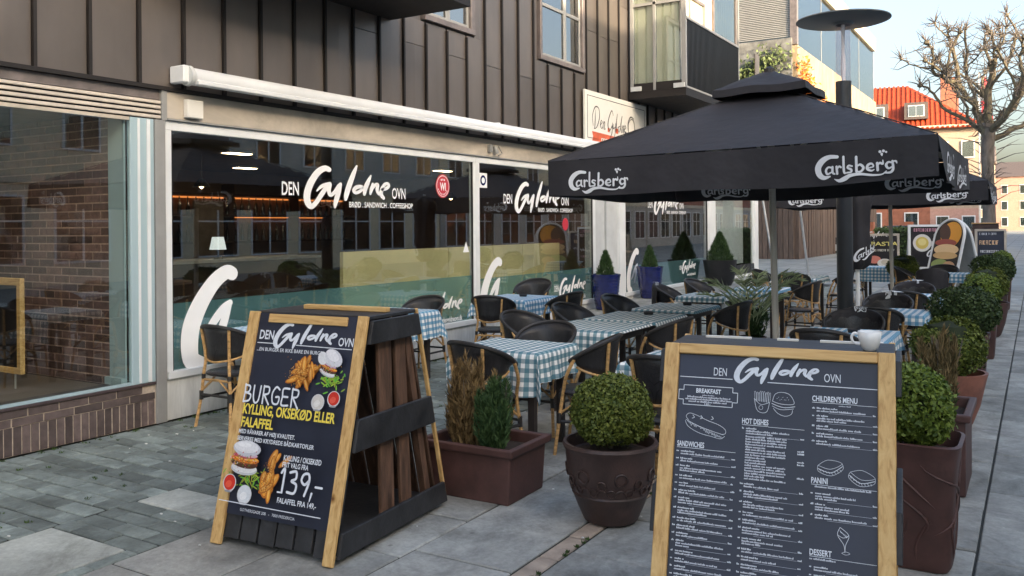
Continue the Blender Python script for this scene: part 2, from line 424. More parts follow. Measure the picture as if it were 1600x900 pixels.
# ------------------------------------------------------------------ mesh helpers
class MB:
    def __init__(s):
        s.v, s.f, s.mi, s.uv, s.ink = [], [], [], None, None
        s.cur = 0

    def quad(s, a, b, c, d):
        n = len(s.v)
        s.v += [a, b, c, d]
        s.f.append((n, n + 1, n + 2, n + 3)); s.mi.append(s.cur)
        return s

    def poly(s, pts):
        n = len(s.v)
        s.v += list(pts)
        s.f.append(tuple(range(n, n + len(pts)))); s.mi.append(s.cur)
        return s

    def box(s, x0, y0, z0, x1, y1, z1, M4=None):
        n = len(s.v)
        p = [(x0, y0, z0), (x1, y0, z0), (x1, y1, z0), (x0, y1, z0), (x0, y0, z1), (x1, y0, z1), (x1, y1, z1), (x0, y1, z1)]
        if M4 is not None:
            p = [tuple(M4 @ Vector(q)) for q in p]
        s.v += p
        for f in ((0, 3, 2, 1), (4, 5, 6, 7), (0, 1, 5, 4), (1, 2, 6, 5), (2, 3, 7, 6), (3, 0, 4, 7)):
            s.f.append(tuple(n + i for i in f)); s.mi.append(s.cur)
        return s

    def beam(s, a, b, w, h, upv=(0, 0, 1)):
        a, b = Vector(a), Vector(b)
        d = (b - a).normalized()
        u = Vector(upv)
        if abs(d.dot(u)) > .98:
            u = Vector((1, 0, 0))
        r_ = d.cross(u).normalized()
        u = r_.cross(d).normalized()
        n = len(s.v)
        for p in (a, b):
            for (i, j) in ((-1, -1), (1, -1), (1, 1), (-1, 1)):
                s.v.append(tuple(p + r_ * (i * w / 2) + u * (j * h / 2)))
        for f in ((0, 1, 2, 3), (7, 6, 5, 4), (0, 4, 5, 1), (1, 5, 6, 2), (2, 6, 7, 3), (3, 7, 4, 0)):
            s.f.append(tuple(n + i for i in f)); s.mi.append(s.cur)
        return s

    def tube(s, pts, r, n=8, cap=True):
        pts = [Vector(p) for p in pts]
        rs = r if isinstance(r, (list, tuple)) else [r] * len(pts)
        base = len(s.v)
        prev = None
        for i, p in enumerate(pts):
            d = (pts[min(i + 1, len(pts) - 1)] - pts[max(i - 1, 0)])
            if d.length < 1e-9:
                d = Vector((0, 0, 1))
            d.normalize()
            if prev is None:
                u = Vector((0, 0, 1)) if abs(d.z) < .9 else Vector((1, 0, 0))
                a = d.cross(u).normalized()
            else:
                a = (prev - d * prev.dot(d))
                a = a.normalized() if a.length > 1e-6 else d.orthogonal().normalized()
            prev = a
            b = d.cross(a)
            for k in range(n):
                t = 2 * PI * k / n
                s.v.append(tuple(p + (a * math.cos(t) + b * math.sin(t)) * rs[i]))
        for i in range(len(pts) - 1):
            for k in range(n):
                k2 = (k + 1) % n
                s.f.append((base + i * n + k, base + i * n + k2, base + (i + 1) * n + k2, base + (i + 1) * n + k)); s.mi.append(s.cur)
        if cap:
            s.f.append(tuple(base + k for k in reversed(range(n)))); s.mi.append(s.cur)
            e = base + (len(pts) - 1) * n
            s.f.append(tuple(e + k for k in range(n))); s.mi.append(s.cur)
        return s

    def lathe(s, prof, n=32, c=(0, 0), square=None):
        base = len(s.v)
        for (r, z) in prof:
            for k in range(n):
                t = 2 * PI * k / n
                q = 1.0
                if square:
                    cc, ss = abs(math.cos(t)), abs(math.sin(t))
                    q = 1 / ((cc ** square + ss ** square) ** (1 / square))
                s.v.append((c[0] + r * q * math.cos(t), c[1] + r * q * math.sin(t), z))
        for i in range(len(prof) - 1):
            for k in range(n):
                k2 = (k + 1) % n
                s.f.append((base + i * n + k, base + i * n + k2, base + (i + 1) * n + k2, base + (i + 1) * n + k)); s.mi.append(s.cur)
        if prof[0][0] > 0.001:
            s.f.append(tuple(base + k for k in reversed(range(n)))); s.mi.append(s.cur)
        if prof[-1][0] > 0.001:
            e = base + (len(prof) - 1) * n
            s.f.append(tuple(e + k for k in range(n))); s.mi.append(s.cur)
        return s

    def add2d(s, mesh2d, fn):
        n = len(s.v)
        V, F = mesh2d
        for q in V:
            p = fn(q[0], q[1])
            if len(q) > 2 and q[2]:
                p = Vector(p); e = 1e-3
                nn = (Vector(fn(q[0] + e, q[1])) - p).cross(Vector(fn(q[0], q[1] + e)) - p)
                if nn.length > 0: p = tuple(p + nn.normalized() * q[2] * .00035)
            s.v.append(tuple(p))
        for f in F:
            s.f.append(tuple(n + i for i in f)); s.mi.append(s.cur)
        return s

    def mesh(s, name, mats, smooth=False):
        me = bpy.data.meshes.new(name)
        me.from_pydata([tuple(p) for p in s.v], [], s.f)
        if not isinstance(mats, (list, tuple)):
            mats = [mats]
        for m in mats:
            me.materials.append(M[m] if isinstance(m, str) else m)
        if len(mats) > 1:
            me.polygons.foreach_set('material_index', s.mi)
        if s.uv:
            ul = me.uv_layers.new(name='uv')
            for li, l in enumerate(me.loops):
                ul.data[li].uv = s.uv[l.vertex_index]
        if s.ink:
            at = me.attributes.new('ink', 'FLOAT_COLOR', 'POINT')
            for i, c in enumerate(s.ink):
                at.data[i].color = (*c, 1)
        if smooth:
            me.polygons.foreach_set('use_smooth', [True] * len(me.polygons))
            if smooth != 'all':
                try:
                    me.set_sharp_from_angle(angle=R(40))
                except Exception:
                    pass
        me.update()
        return me

    def build(s, name, mats, parent=None, smooth=False, bevel=0, loc=None, rot=None, seg=1):
        return obj(name, s.mesh(name, mats, smooth), parent, loc, rot, bevel, seg)

def obj(name, me, parent=None, loc=None, rot=None, bevel=0, seg=1):
    o = bpy.data.objects.new(name, me)
    COL.objects.link(o)
    if parent is not None:
        o.parent = parent
    if loc is not None:
        o.location = loc
    if rot is not None:
        o.rotation_euler = rot
    if bevel:
        b = o.modifiers.new('bevel', 'BEVEL')
        b.width = bevel
        b.segments = seg
        b.limit_method = 'ANGLE'
    return o

def tag(o, label=None, cat=None, group=None, kind=None):
    if label: o['label'] = label
    if cat: o['category'] = cat
    if group: o['group'] = group
    if kind: o['kind'] = kind
    return o

def thing(name, label, cat, loc=(0, 0, 0), rz=0, group=None):
    o = bpy.data.objects.new(name, None)
    COL.objects.link(o)
    o.empty_display_size = 0.1
    o.location = loc
    o.rotation_euler = (0, 0, rz)
    return tag(o, label, cat, group)

def dup(root, loc, rz=0, label=None, group=None, scale=None):
    r_ = root.copy()
    COL.objects.link(r_)
    r_.location = loc
    r_.rotation_euler = (0, 0, rz)
    if scale: r_.scale = scale
    if label: r_['label'] = label
    if group: r_['group'] = group
    for ch in list(root.children):
        c = ch.copy(); COL.objects.link(c); c.parent = r_
        for g in list(ch.children):
            d = g.copy(); COL.objects.link(d); d.parent = c
    return r_

# ------------------------------------------------------------------ 2D lettering
_tc = {}
def text2d(s, size=1.0, sx=1.0, bold=0.0, align='LEFT', shear=0.0, spacing=1.0):
    key = (s, bold, spacing)
    if key not in _tc:
        cu = bpy.data.curves.new('t', 'FONT')
        cu.body = s
        cu.size = 1.0
        cu.offset = bold
        cu.space_character = spacing
        cu.resolution_u = 3
        o = bpy.data.objects.new('t', cu)
        COL.objects.link(o)
        dg = bpy.context.evaluated_depsgraph_get()
        me = o.evaluated_get(dg).to_mesh()
        V = [(v.co.x, v.co.y) for v in me.vertices]
        F = [tuple(p.vertices) for p in me.polygons]
        o.evaluated_get(dg).to_mesh_clear()
        bpy.data.objects.remove(o)
        bpy.data.curves.remove(cu)
        _tc[key] = (V, F)
    V, F = _tc[key]
    if not V:
        return ([], [])
    x0 = min(v[0] for v in V); x1 = max(v[0] for v in V)
    off = {'LEFT': x0, 'CENTER': (x0 + x1) / 2, 'RIGHT': x1}[align]
    return ([((x - off) * size * sx + y * size * shear, y * size) for x, y in V], F)

def textfit(s, x0, x1, y0, cap, bold=0.0, slope=0.0, spacing=1.0):
    """text from x0 to x1, baseline y0, capital height cap"""
    V, F = text2d(s, 1.0, 1.0, bold, 'LEFT', 0, spacing)
    w = max(v[0] for v in V)
    k = (x1 - x0) / w
    c = cap / 0.70
    return ([(x0 + x * k, y0 + y * c + x * k * slope) for x, y in V], F)

def catmull(P, n=6):
    out = []
    for i in range(len(P) - 1):
        p0, p1, p2, p3 = P[max(i - 1, 0)], P[i], P[i + 1], P[min(i + 2, len(P) - 1)]
        for k in range(n):
            t = k / n
            out.append(tuple(0.5 * ((2 * b) + (-a + c) * t + (2 * a - 5 * b + 4 * c - d) * t * t + (-a + 3 * b - 3 * c + d) * t ** 3)
                             for a, b, c, d in zip(p0, p1, p2, p3)))
    out.append(tuple(P[-1]))
    return out

def layered(V, F, ends, k=1.0):
    out = []; j = 0
    for i, (x, y) in enumerate(V):
        while i >= ends[j]: j += 1
        out.append((x, y, j * k))
    return out

def stroke(P, V, F, smoothn=6, capn=5):
    """P list of (x, y, width) -> ribbon with round ends"""
    Q = catmull(P, smoothn)
    n0 = len(V)
    for i, (x, y, w) in enumerate(Q):
        a = Q[max(i - 1, 0)]; b = Q[min(i + 1, len(Q) - 1)]
        dx, dy = b[0] - a[0], b[1] - a[1]
        L = math.hypot(dx, dy) or 1
        nx, ny = -dy / L, dx / L
        V.append((x + nx * w / 2, y + ny * w / 2)); V.append((x - nx * w / 2, y - ny * w / 2))
        if i:
            k = n0 + 2 * i
            F.append((k - 2, k - 1, k + 1, k))
    for end, nb in ((0, 1), (-1, -2)):
        x, y, w = Q[end]
        dx, dy = x - Q[nb][0], y - Q[nb][1]
        t0 = math.atan2(dy, dx)
        c = len(V)
        for k in range(7):
            t = t0 - PI / 2 + PI * k / 6
            V.append((x + w / 2 * math.cos(t), y + w / 2 * math.sin(t)))
        F.append(tuple(range(c, c + 7)))
    STROKE_END.append(len(V))

STROKE_END = []
def strokes(list_, flipy, W, fat=1.0):
    V, F = [], []
    for P in list_:
        stroke([(a, b, c * fat) for a, b, c in P], V, F)
    V = layered(V, F, STROKE_END[-len(list_):])
    return ([(x / W, (flipy - y) / W, z) for x, y, z in V], F)

GYLDNE = strokes([
    [(592, 104, 46), (548, 92, 54), (478, 132, 62), (410, 226, 66), (374, 325, 66), (376, 402, 62), (412, 446, 50), (458, 412, 44), (508, 345, 46), (552, 285, 46), (584, 246, 36)],
    [(468, 302, 14), (520, 258, 34), (598, 236, 36)],
    [(602, 246, 34), (588, 300, 40), (604, 342, 36), (646, 316, 36), (692, 254, 38)],
    [(708, 240, 34), (686, 320, 50), (660, 400, 48), (648, 458, 24)],
    [(884, 62, 20), (852, 132, 46), (804, 244, 56), (772, 336, 52), (762, 384, 34)],
    [(962, 272, 24), (928, 262, 34), (878, 270, 40), (850, 300, 36), (874, 322, 32), (922, 304, 34), (962, 272, 30)],
    [(1044, 152, 16), (1012, 212, 44), (980, 280, 48), (968, 336, 34)],
    [(1064, 236, 28), (1048, 290, 40), (1036, 334, 26)],
    [(1052, 296, 20), (1092, 246, 32), (1122, 246, 36), (1114, 298, 38), (1132, 340, 24)],
    [(1168, 292, 22), (1214, 284, 34), (1252, 258, 34), (1242, 230, 28), (1206, 238, 36), (1172, 286, 44), (1160, 340, 46), (1190, 378, 34)],
], 0, 1.0)
GYLDNE = ([((x - 350) / 915, (470 + y + .042 * (x - 350)) / 915 * .76, z) for x, y, z in GYLDNE[0]], GYLDNE[1])   # width 1.0

CARLSBERG = strokes([
    [(100, 16, 14), (62, 14, 18), (28, 30, 25), (6, 60, 27), (10, 92, 25), (32, 110, 18), (62, 106, 7)],
    [(74, 66, 7), (56, 62, 8), (44, 76, 10), (50, 94, 9), (70, 86, 6)],
    [(76, 62, 10), (76, 88, 10), (86, 96, 7)],
    [(96, 62, 10), (98, 96, 10)], [(98, 74, 6), (108, 62, 8), (117, 67, 8)],
    [(130, 18, 10), (131, 88, 10), (140, 96, 7)],
    [(170, 66, 7), (154, 62, 8), (149, 72, 9), (165, 82, 10), (164, 94, 8), (146, 95, 7)],
    [(190, 24, 11), (190, 94, 11)], [(190, 70, 6), (208, 62, 10), (222, 78, 11), (210, 95, 9), (190, 94, 6)],
    [(242, 82, 6), (268, 77, 6), (260, 62, 9), (243, 68, 11), (240, 86, 11), (258, 96, 8), (270, 92, 5)],
    [(286, 62, 11), (287, 96, 11)], [(287, 74, 6), (298, 62, 9), (311, 68, 9), (312, 50, 4)],
    [(352, 66, 7), (336, 62, 9), (326, 76, 11), (336, 92, 9), (352, 86, 6)],
    [(355, 58, 9), (357, 96, 11), (345, 112, 10), (322, 112, 7)], [(355, 60, 5), (370, 60, 8), (374, 70, 5)],
    [(84, 120, 2), (108, 130, 14), (135, 122, 20), (160, 110, 15), (205, 107, 11), (260, 117, 9), (305, 118, 6), (326, 104, 5)],
    [(300, 8, 12), (300.5, 8.5, 12)], [(316, 6, 12), (316.5, 6.5, 12)], [(308, 20, 11), (309, 28, 5)], [(328, 12, 9), (328.5, 12.5, 9)],
], 135, 375.0, 1.12)

# ------------------------------------------------------------------ ground and pavement
g = MB().quad((-260, -80, -0.05), (260, -80, -0.05), (260, 900, -0.05), (-260, 900, -0.05)).build('ground', 'far_paving')
tag(g, kind='structure')
far = MB()
far.quad((-4.69, 23.6, -0.001), (3.4, 23.6, -0.001), (3.4, 400, -0.001), (-4.69, 400, -0.001)).build('street_paving', 'far_paving')['kind'] = 'structure'
MB().quad((-40, 24.5, -0.004), (-4.69, 24.5, -0.004), (-4.69, 400, -0.004), (-40, 400, -0.004)).build('side_street', 'far_paving')['kind'] = 'structure'
MB().quad((3.4, -20, -0.004), (12.0, -20, -0.004), (12.0, 400, -0.004), (3.4, 400, -0.004)).build('far_pavement', 'far_paving')['kind'] = 'structure'
pav = MB().box(-6.6, -3, -0.04, 3.4, 24.5, -0.012).build('pavement', 'joint')
tag(pav, kind='structure')
_bm = {}
def unitslab(lx, ly, mat_, nm):
    key = (round(lx, 2), round(ly, 2), mat_)
    if key not in _bm:
        b = 0.006
        m = MB()
        x, y = lx / 2, ly / 2
        n = [(-x, -y, -0.02), (x, -y, -0.02), (x, y, -0.02), (-x, y, -0.02),
             (-x, -y, -b), (x, -y, -b), (x, y, -b), (-x, y, -b),
             (-x + b, -y + b, 0), (x - b, -y + b, 0), (x - b, y - b, 0), (-x + b, y - b, 0)]
        m.v = n
        m.f = [(8, 9, 10, 11)] + [(i, (i + 1) % 4, 4 + (i + 1) % 4, 4 + i) for i in range(4)] + [(4 + i, 4 + (i + 1) % 4, 8 + (i + 1) % 4, 8 + i) for i in range(4)]
        m.mi = [0] * len(m.f)
        _bm[key] = m.mesh(nm, mat_)
    return _bm[key]
def slab(nm, x0, x1, y0, y1, mat_, gap=0.013):
    z = random.uniform(-0.004, 0.002)
    o = obj(nm, unitslab(x1 - x0 - gap, y1 - y0 - gap, mat_, nm), pav, ((x0 + x1) / 2, (y0 + y1) / 2, z),
            (random.gauss(0, .0016), random.gauss(0, .0016), random.gauss(0, .002)))
    return o
cols = [(-3.93, -3.34, [.95, .6]), (-3.34, -2.74, [.6, 1.2]), (-2.74, -2.15, [1.18, .8]), (-2.03, -1.15, [.6, .35, .6]), (-1.15, -.27, [.75, 1.1]),
        (-.27, .6, [1.0, 1.25]), (.6, 1.5, [.9, 1.2]), (1.5, 2.4, [1.1]), (2.4, 3.4, [1.2])]
starts = [2.62 - 1.55, 2.2 - .6, 3.51 - 1.98, 1.4, 1.2, 4.77 - 3.25, .8, 0.6, 0.4]
for (x0, x1, ls), y in zip(cols, starts):
    k = 0
    while y > -1.0: y -= sum(ls)
    while y < 23.6:
        l = ls[k % len(ls)]
        slab('paving_slab', x0, x1, y, min(y + l, 23.6), 'slab')
        y += l; k += 1
y = -2.0
while y < 23.6:
    slab('band_brick', -2.15, -2.03, y, y + .32, 'band'); y += .32
slab('paving_slab', -4.69, -4.03, 2.13, 2.77, 'light_slab')['label'] = 'large pale square slab'
slab('paving_slab', -4.69, -4.03, 3.29, 3.60, 'light_slab')['label'] = 'pale oblong slab'
slab('paving_slab', -4.69, -4.03, 1.0, 1.64, 'light_slab')
pm = MB(); npv = 0
def paver_field(xa_, xb_, ya_, yb_, off0):
    global npv
    n = max(1, round((yb_ - ya_) / .142)); st_ = (yb_ - ya_) / n
    for r_ in range(n):
        y0 = ya_ + r_ * st_
        x = xa_ - (0.15 if (r_ + off0) % 2 else 0)
        while x < xb_ - .03:
            a_, b_ = max(x, xa_), min(x + .30, xb_)
            if b_ - a_ > .03:
                if npv < 298 and 2.2 < y0 < 8:
                    slab('paver', a_, b_, y0, y0 + st_, 'paver', .012); npv += 1
                else:
                    z = random.uniform(-.003, .001)
                    pm.box(a_ + .006, y0 + .006, -.02, b_ - .006, y0 + st_ - .006, z)
            x += .30
paver_field(-4.69, -3.93, 1.64, 2.13, 0)
paver_field(-4.69, -3.93, 2.77, 3.29, 1)
paver_field(-4.69, -3.93, 3.60, 5.3, 0)
paver_field(-4.69, -3.93, -2.0, 1.0, 0)
paver_field(-6.36, -4.69, -2.0, 23.4, 0)
paver_field(-4.69, -3.93, 5.3, 23.4, 0)
slabby = pm.build('paver_field', 'paver_many', pav)
slabby['kind'] = 'stuff'
for y0 in (2.11, 2.2, 3.27):
    pass
for ya, yb in ((2.13, 2.77), (3.29, 3.60)):
    y0 = ya
    while y0 < yb - .02:
        slab('paver', -4.025, -3.935, y0, min(y0 + .2, yb), 'paver', .006); y0 += .2
# moss tufts in the joints and little bits of litter
mo = MB()
def tuft(m, x, y, s, n=14):
    for k in range(n):
        a = random.uniform(0, 2 * PI); rr = random.uniform(0, s)
        px, py = x + rr * math.cos(a), y + rr * math.sin(a)
        w = .004; h = random.uniform(.006, .02)
        b = random.uniform(0, 2 * PI)
        m.poly([(px - w * math.cos(b), py - w * math.sin(b), 0), (px + w * math.cos(b), py + w * math.sin(b), 0), (px + random.gauss(0, .006), py + random.gauss(0, .006), h)])
for k in range(150):
    t = random.random()
    if t < .45: tuft(mo, random.uniform(-6.35, -6.28), random.uniform(2, 9), .03)
    elif t < .75: tuft(mo, -2.03 + random.gauss(0, .006), 3.3 + random.random() ** 2 * 5, .012, 22)
    else: tuft(mo, random.uniform(-6.2, -4.7), 1.6 + .142 * random.randint(4, 40), .025)
tag(mo.build('joint_moss', 'moss'), 'green moss and small weeds growing in the paving joints', 'moss', kind='stuff')
li = MB()
for k in range(60):
    x, y = random.uniform(-6.2, -1.5), random.uniform(2.4, 8)
    s = random.uniform(.004, .012)
    li.box(x, y, .001, x + s * 1.6, y + s, .004 + s * .2)
tag(li.build('litter', 'litter'), 'tiny pale scraps of litter scattered over the paving', 'litter', kind='stuff')
# low ramp rising to the cafe doors along the facade
rp = MB()
prof = [(9.2, 0.002), (11.6, .2), (14.0, .3), (22.0, .3), (23.3, .12)]
for (ya, za), (yb, zb) in zip(prof, prof[1:]):
    rp.quad((-6.37, ya, za), (-5.3, ya, max(za, .0)), (-5.3, yb, zb), (-6.37, yb, zb))
    rp.quad((-5.3, ya, -.02), (-5.3, yb, -.02), (-5.3, yb, zb), (-5.3, ya, za))
tag(rp.build('entrance_ramp', 'slab'), kind='structure')

# ------------------------------------------------------------------ the cafe building
X = -6.4
B = thing('cafe_building', 'dark metal clad cafe building with large white framed shop windows along the terrace', 'building', (X, 4, 0))
def bpart(mb, name, mats, **k):
    o = mb.build(name, mats, B, **k)
    o.location = (-X, -4, 0)
    return o
# body
mb = MB()
mb.box(-14, 23.2, 0, -6.46, 23.4, 2.87)
mb.box(-14, -6, 2.90, X - .03, 21.3, 8.6)
mb.box(-14.1, -6, 0, -14, 23.4, 2.9)
mb.box(-6.55, -6, 0, -6.42, 1.0, 2.9)
bpart(mb, 'wall', 'clad_dark')
bpart(MB().box(-14, -6, 8.6, X + .1, 21.35, 8.8), 'roof', 'soffit')
# upper facade of cream render at the far end
bpart(MB().box(X - .03, 17.62, 4.3, X + .012, 21.3, 8.6), 'rendered_wall', 'cream_wall')
# cladding panels
WIN = [(8.42, 9.60, 4.16, 5.9), (11.30, 12.86, 4.14, 5.9), (4.9, 6.6, 4.2, 6.4)]
SIGN_Y = (12.75, 15.34)
pitch = 0.441
y0 = 3.664 - pitch * 12
k = -12
pc = {}
while y0 < 23.2:
    y1 = y0 + pitch
    top = 8.6 if y1 < 17.7 else 4.3
    joint = {8: 3.85, 10: 3.85, 12: 3.84, 14: 3.84, 16: 3.83, 18: 3.82, 21: 4.918, 23: 4.918, 19: 4.918}.get(k, random.choice([5.6, 6.2, 4.9]))
    cuts = [(2.872, joint - .004), (joint + .004, top)]
    for (za, zb) in cuts:
        segs = [(y0 + .018, y1 - .018, za, zb)]
        for (wa, wb, wz, wt) in WIN:
            ns = []
            for (a, b, c, d) in segs:
                if b <= wa or a >= wb or d <= wz or c >= wt:
                    ns.append((a, b, c, d)); continue
                if c < wz: ns.append((a, b, c, wz))
                if d > wt: ns.append((a, b, wt, d))
                if a < wa: ns.append((a, wa, max(c, wz), min(d, wt)))
                if b > wb: ns.append((wb, b, max(c, wz), min(d, wt)))
            segs = ns
        for (a, b, c, d) in segs:
            if b - a < .02 or d - c < .02: continue
            m = MB()
            bow = random.uniform(-.004, .006)
            q = [(X, a, c), (X + bow, (a + b) / 2, c), (X, b, c), (X, b, d), (X + bow, (a + b) / 2, d), (X, a, d)]
            m.quad(q[0], q[1], q[4], q[5]); m.quad(q[1], q[2], q[3], q[4])
            m.quad((X - .02, a, c), q[0], q[5], (X - .02, a, d)); m.quad(q[2], (X - .02, b, c), (X - .02, b, d), q[3])
            m.quad((X - .02, a, c), (X - .02, b, c), q[2], q[0])
            bpart(m, 'metal_panel', 'clad')
    # standing seam at y1
    blocked = [(wz, wt) for (wa, wb, wz, wt) in WIN if wa < y1 < wb]
    z = 2.872
    lim = sorted(blocked)
    zz = z
    for (wz, wt) in lim:
        bpart(MB().box(X - .01, y1 - .013, zz, X + .03, y1 + .013, wz - .03), 'seam', 'clad_dark')
        zz = wt + .03
    if zz < top:
        bpart(MB().box(X - .01, y1 - .013, zz, X + .03, y1 + .013, top), 'seam', 'clad_dark')
    y0 = y1; k += 1
bpart(MB().box(X - .02, -4, 2.835, X + .045, 23.3, 2.868), 'drip_edge', 'clad_dark')
# upper windows
def upper_window(y0, y1, z0, z1, mull, sash=None):
    fr = MB()
    fr.box(X - .05, y0, z0, X + .05, y1, z0 + .07)
    fr.box(X - .05, y0, z1 - .07, X + .05, y1, z1)
    fr.box(X - .05, y0, z0 + .07, X + .045, y0 + .06, z1 - .07)
    fr.box(X - .05, y1 - .09, z0 + .07, X + .045, y1, z1 - .07)
    f = bpart(fr, 'window_frame', 'brown_frame', bevel=.003)
    ins = MB()
    for (a, b) in ((y0 + .06, mull), (mull, y1 - .09)):
        ins.box(X - .02, a, z0 + .07, X + .0, a + .045, z1 - .07)
        ins.box(X - .02, b - .045, z0 + .07, X + .0, b, z1 - .07)
        ins.box(X - .02, a + .045, z0 + .07, X + .0, b - .045, z0 + .12)
        if sash: ins.box(X - .02, a + .045, sash, X + .0, b - .045, sash + .05)
    o = ins.build('sash', 'grey_frame', f, bevel=.003)
    o = MB().box(X - .025, y0 + .06, z0 + .07, X - .022, y1 - .09, z1 - .07).build('pane', 'glass_sky', f)
    MB().box(X - .5, y0 + .06, z0 + .07, X - .06, y1 - .09, z1 - .07).build('curtain', 'cream_trim', f)
upper_window(8.46, 9.56, 4.18, 5.85, 9.0)
upper_window(11.33, 12.83, 4.16, 5.85, 12.2, 5.0)
upper_window(4.95, 6.55, 4.25, 6.3, 5.8)
upper_window(17.9, 18.9, 4.9, 6.6, 18.4)
fr = MB().box(X + .013, 17.75, 4.85, X + .05, 19.15, 4.93)
bpart(fr, 'window_sill', 'brown_frame')
# dark glazed stair bay with cream curtains at the end of the upper floor
f = bpart(MB().box(X + .013, 19.45, 4.4, X + .06, 19.53, 8.5).box(X + .013, 21.2, 4.4, X + .06, 21.28, 8.5).box(X + .013, 19.53, 5.2, X + .05, 21.2, 5.28), 'window_frame', 'brown_frame')
MB().box(X + .03, 19.53, 4.4, X + .035, 21.2, 8.5).build('pane', 'glass_far', f)
cv = MB()
for i in range(14):
    y_ = 19.9 + i * .07
    cv.box(X + .014, y_, 4.6, X + .02 + (i % 2) * .005, y_ + .05, 8.4)
cv.build('curtain', 'cream_trim', f)

# beam, louvres, frames
bpart(MB().box(X - .05, 4.80, 2.60, X + .02, 23.25, 2.833), 'concrete_beam', 'beam', bevel=.004)
bpart(MB().box(X - .02, 4.80, 2.585, X + .04, 23.2, 2.598), 'flashing', 'grey_frame')
bpart(MB().box(X - .06, 1.0, 2.752, X + .0, 4.79, 2.833), 'soffit_strip', 'brown_frame')
lv = None
for i in range(4):
    z = 2.588 + i * .042
    m = MB()
    m.v = [(X - .03, 1, z + .03), (X + .022, 1, z), (X + .026, 1, z + .006), (X + .022, 1, z + .028), (X - .03, 1, z + .036),
           (X - .03, 4.74, z + .03), (X + .022, 4.74, z), (X + .026, 4.74, z + .006), (X + .022, 4.74, z + .028), (X - .03, 4.74, z + .036)]
    m.f = [(0, 1, 6, 5), (1, 2, 7, 6), (2, 3, 8, 7), (3, 4, 9, 8), (4, 3, 2, 1, 0), (5, 6, 7, 8, 9)]
    m.mi = [0] * 6
    bpart(m, 'louvre_slat', 'louvre')
bpart(MB().box(X - .08, 1, 2.58, X - .035, 4.74, 2.75), 'louvre_back', 'black')
bpart(MB().box(X - .06, 4.745, 2.58, X + .03, 4.80, 2.833), 'end_post', 'grey_frame')
bpart(MB().box(X + .021, 4.97, 2.62, X + .08, 5.14, 2.78), 'junction_box', 'sign_cream', bevel=.006)
m = MB()
m.box(X + .021, 9.86, 2.66, X + .07, 9.93, 2.76); m.tube([(X + .05, 10.0, 2.74), (X + .08, 10.02, 2.64)], .03, 10); m.tube([(X + .05, 10.1, 2.75), (X + .06, 10.18, 2.66), (X + .05, 10.1, 2.62)], .008, 6)
bpart(m, 'wall_bracket', 'grey_frame', smooth=True)

# left shop front
bpart(MB().box(X - .03, 4.453, .36, X + .02, 4.675, 2.578), 'blue_post', 'blue_frame', bevel=.004)
bpart(MB().box(X + .021, 4.515, .37, X + .03, 4.535, 2.57).box(X + .021, 4.60, .37, X + .034, 4.63, 2.57), 'cover_strip', 'white_frame')
bpart(MB().box(X - .05, 4.68, .0, X + .03, 4.78, 2.578), 'grey_post', 'grey_frame', bevel=.003)
bpart(MB().box(X - .02, 1.0, .362, X + .012, 4.45, .385), 'sill_bar', 'blue_frame')
bpart(MB().box(X - .02, 1.0, 2.55, X + .012, 4.45, 2.578), 'head_bar', 'louvre')
o = bpart(MB().box(X - .006, 1.0, .385, X, 4.453, 2.55), 'window_pane', 'glass')
bpart(MB().box(X - .25, 4.43, .36, X - .04, 4.446, 2.60), 'blue_panel', 'blue_frame')
bpart(MB().box(X - .27, 4.395, .36, X - .045, 4.428, .42), 'skirting', 'blue_frame')
# clinker plinth bricks
bpart(MB().box(X - .2, .9, 0, X + .005, 4.68, .335), 'plinth_core', 'mortar')
sb = MB().box(0, .0, 0, .03, .056, .205).mesh('brick', 'clinker')
st = MB().box(0, .0, 0, .03, .228, .055).mesh('brick', 'clinker')
y = 4.61
while y > 1.2:
    o = obj('brick', sb, B, (random.uniform(-.022, -.018), y - 4, .004)); y -= .066
for row, z in enumerate((.215, .278)):
    y = 4.44 - (.12 if row else 0)
    while y > 1.2:
        obj('brick', st, B, (random.uniform(-.02, -.015), y - 4, z)); y -= .24
    obj('brick', st, B, (-.018, 4.44 - 4 + (.12 if row else .0), z)) if False else None
bpart(MB().box(X - .25, 1.0, .338, X + .025, 4.676, .36), 'coping', 'coping', bevel=.003)
# shop room
Rm = thing('shop_room', 'empty shop room behind the left window with brown floor and pale ceiling', 'room', (-8.2, 2.5, .3))
def rpart(mb, name, m_, par, off, **k):
    o = mb.build(name, m_, par, **k); o.location = off; return o
ro = (8.2, -2.5, -.3)
rpart(MB().box(-11, -1, .28, X - .05, 4.42, .345), 'floor', 'wood_floor', Rm, ro)
rpart(MB().box(-11, -1, 2.62, X - .1, 4.42, 2.7), 'ceiling', 'interior_ceiling', Rm, ro)
rpart(MB().box(-11.1, -1, .3, -11, 4.42, 2.7), 'back_wall', 'interior_wall', Rm, ro)
rpart(MB().box(-11, -1.1, .3, X - .1, -1.0, 2.7), 'side_wall', 'interior_wall', Rm, ro)
BW = thing('brick_wall', 'dark red brick partition wall seen through the left shop window', 'wall', (-7.8, 4.46, .345))
o = MB().box(-11, 4.442, .345, X - .26, 4.56, 2.62).build('mortar_bed', 'inner_mortar', BW); o.location = (7.8, -4.46, -.345)
ib = MB().box(0, -.012, 0, .216, .01, .058).mesh('brick', 'inner_brick')
ibh = MB().box(0, -.012, 0, .1, .01, .058).mesh('brick', 'inner_brick')
row = 0; z = .352
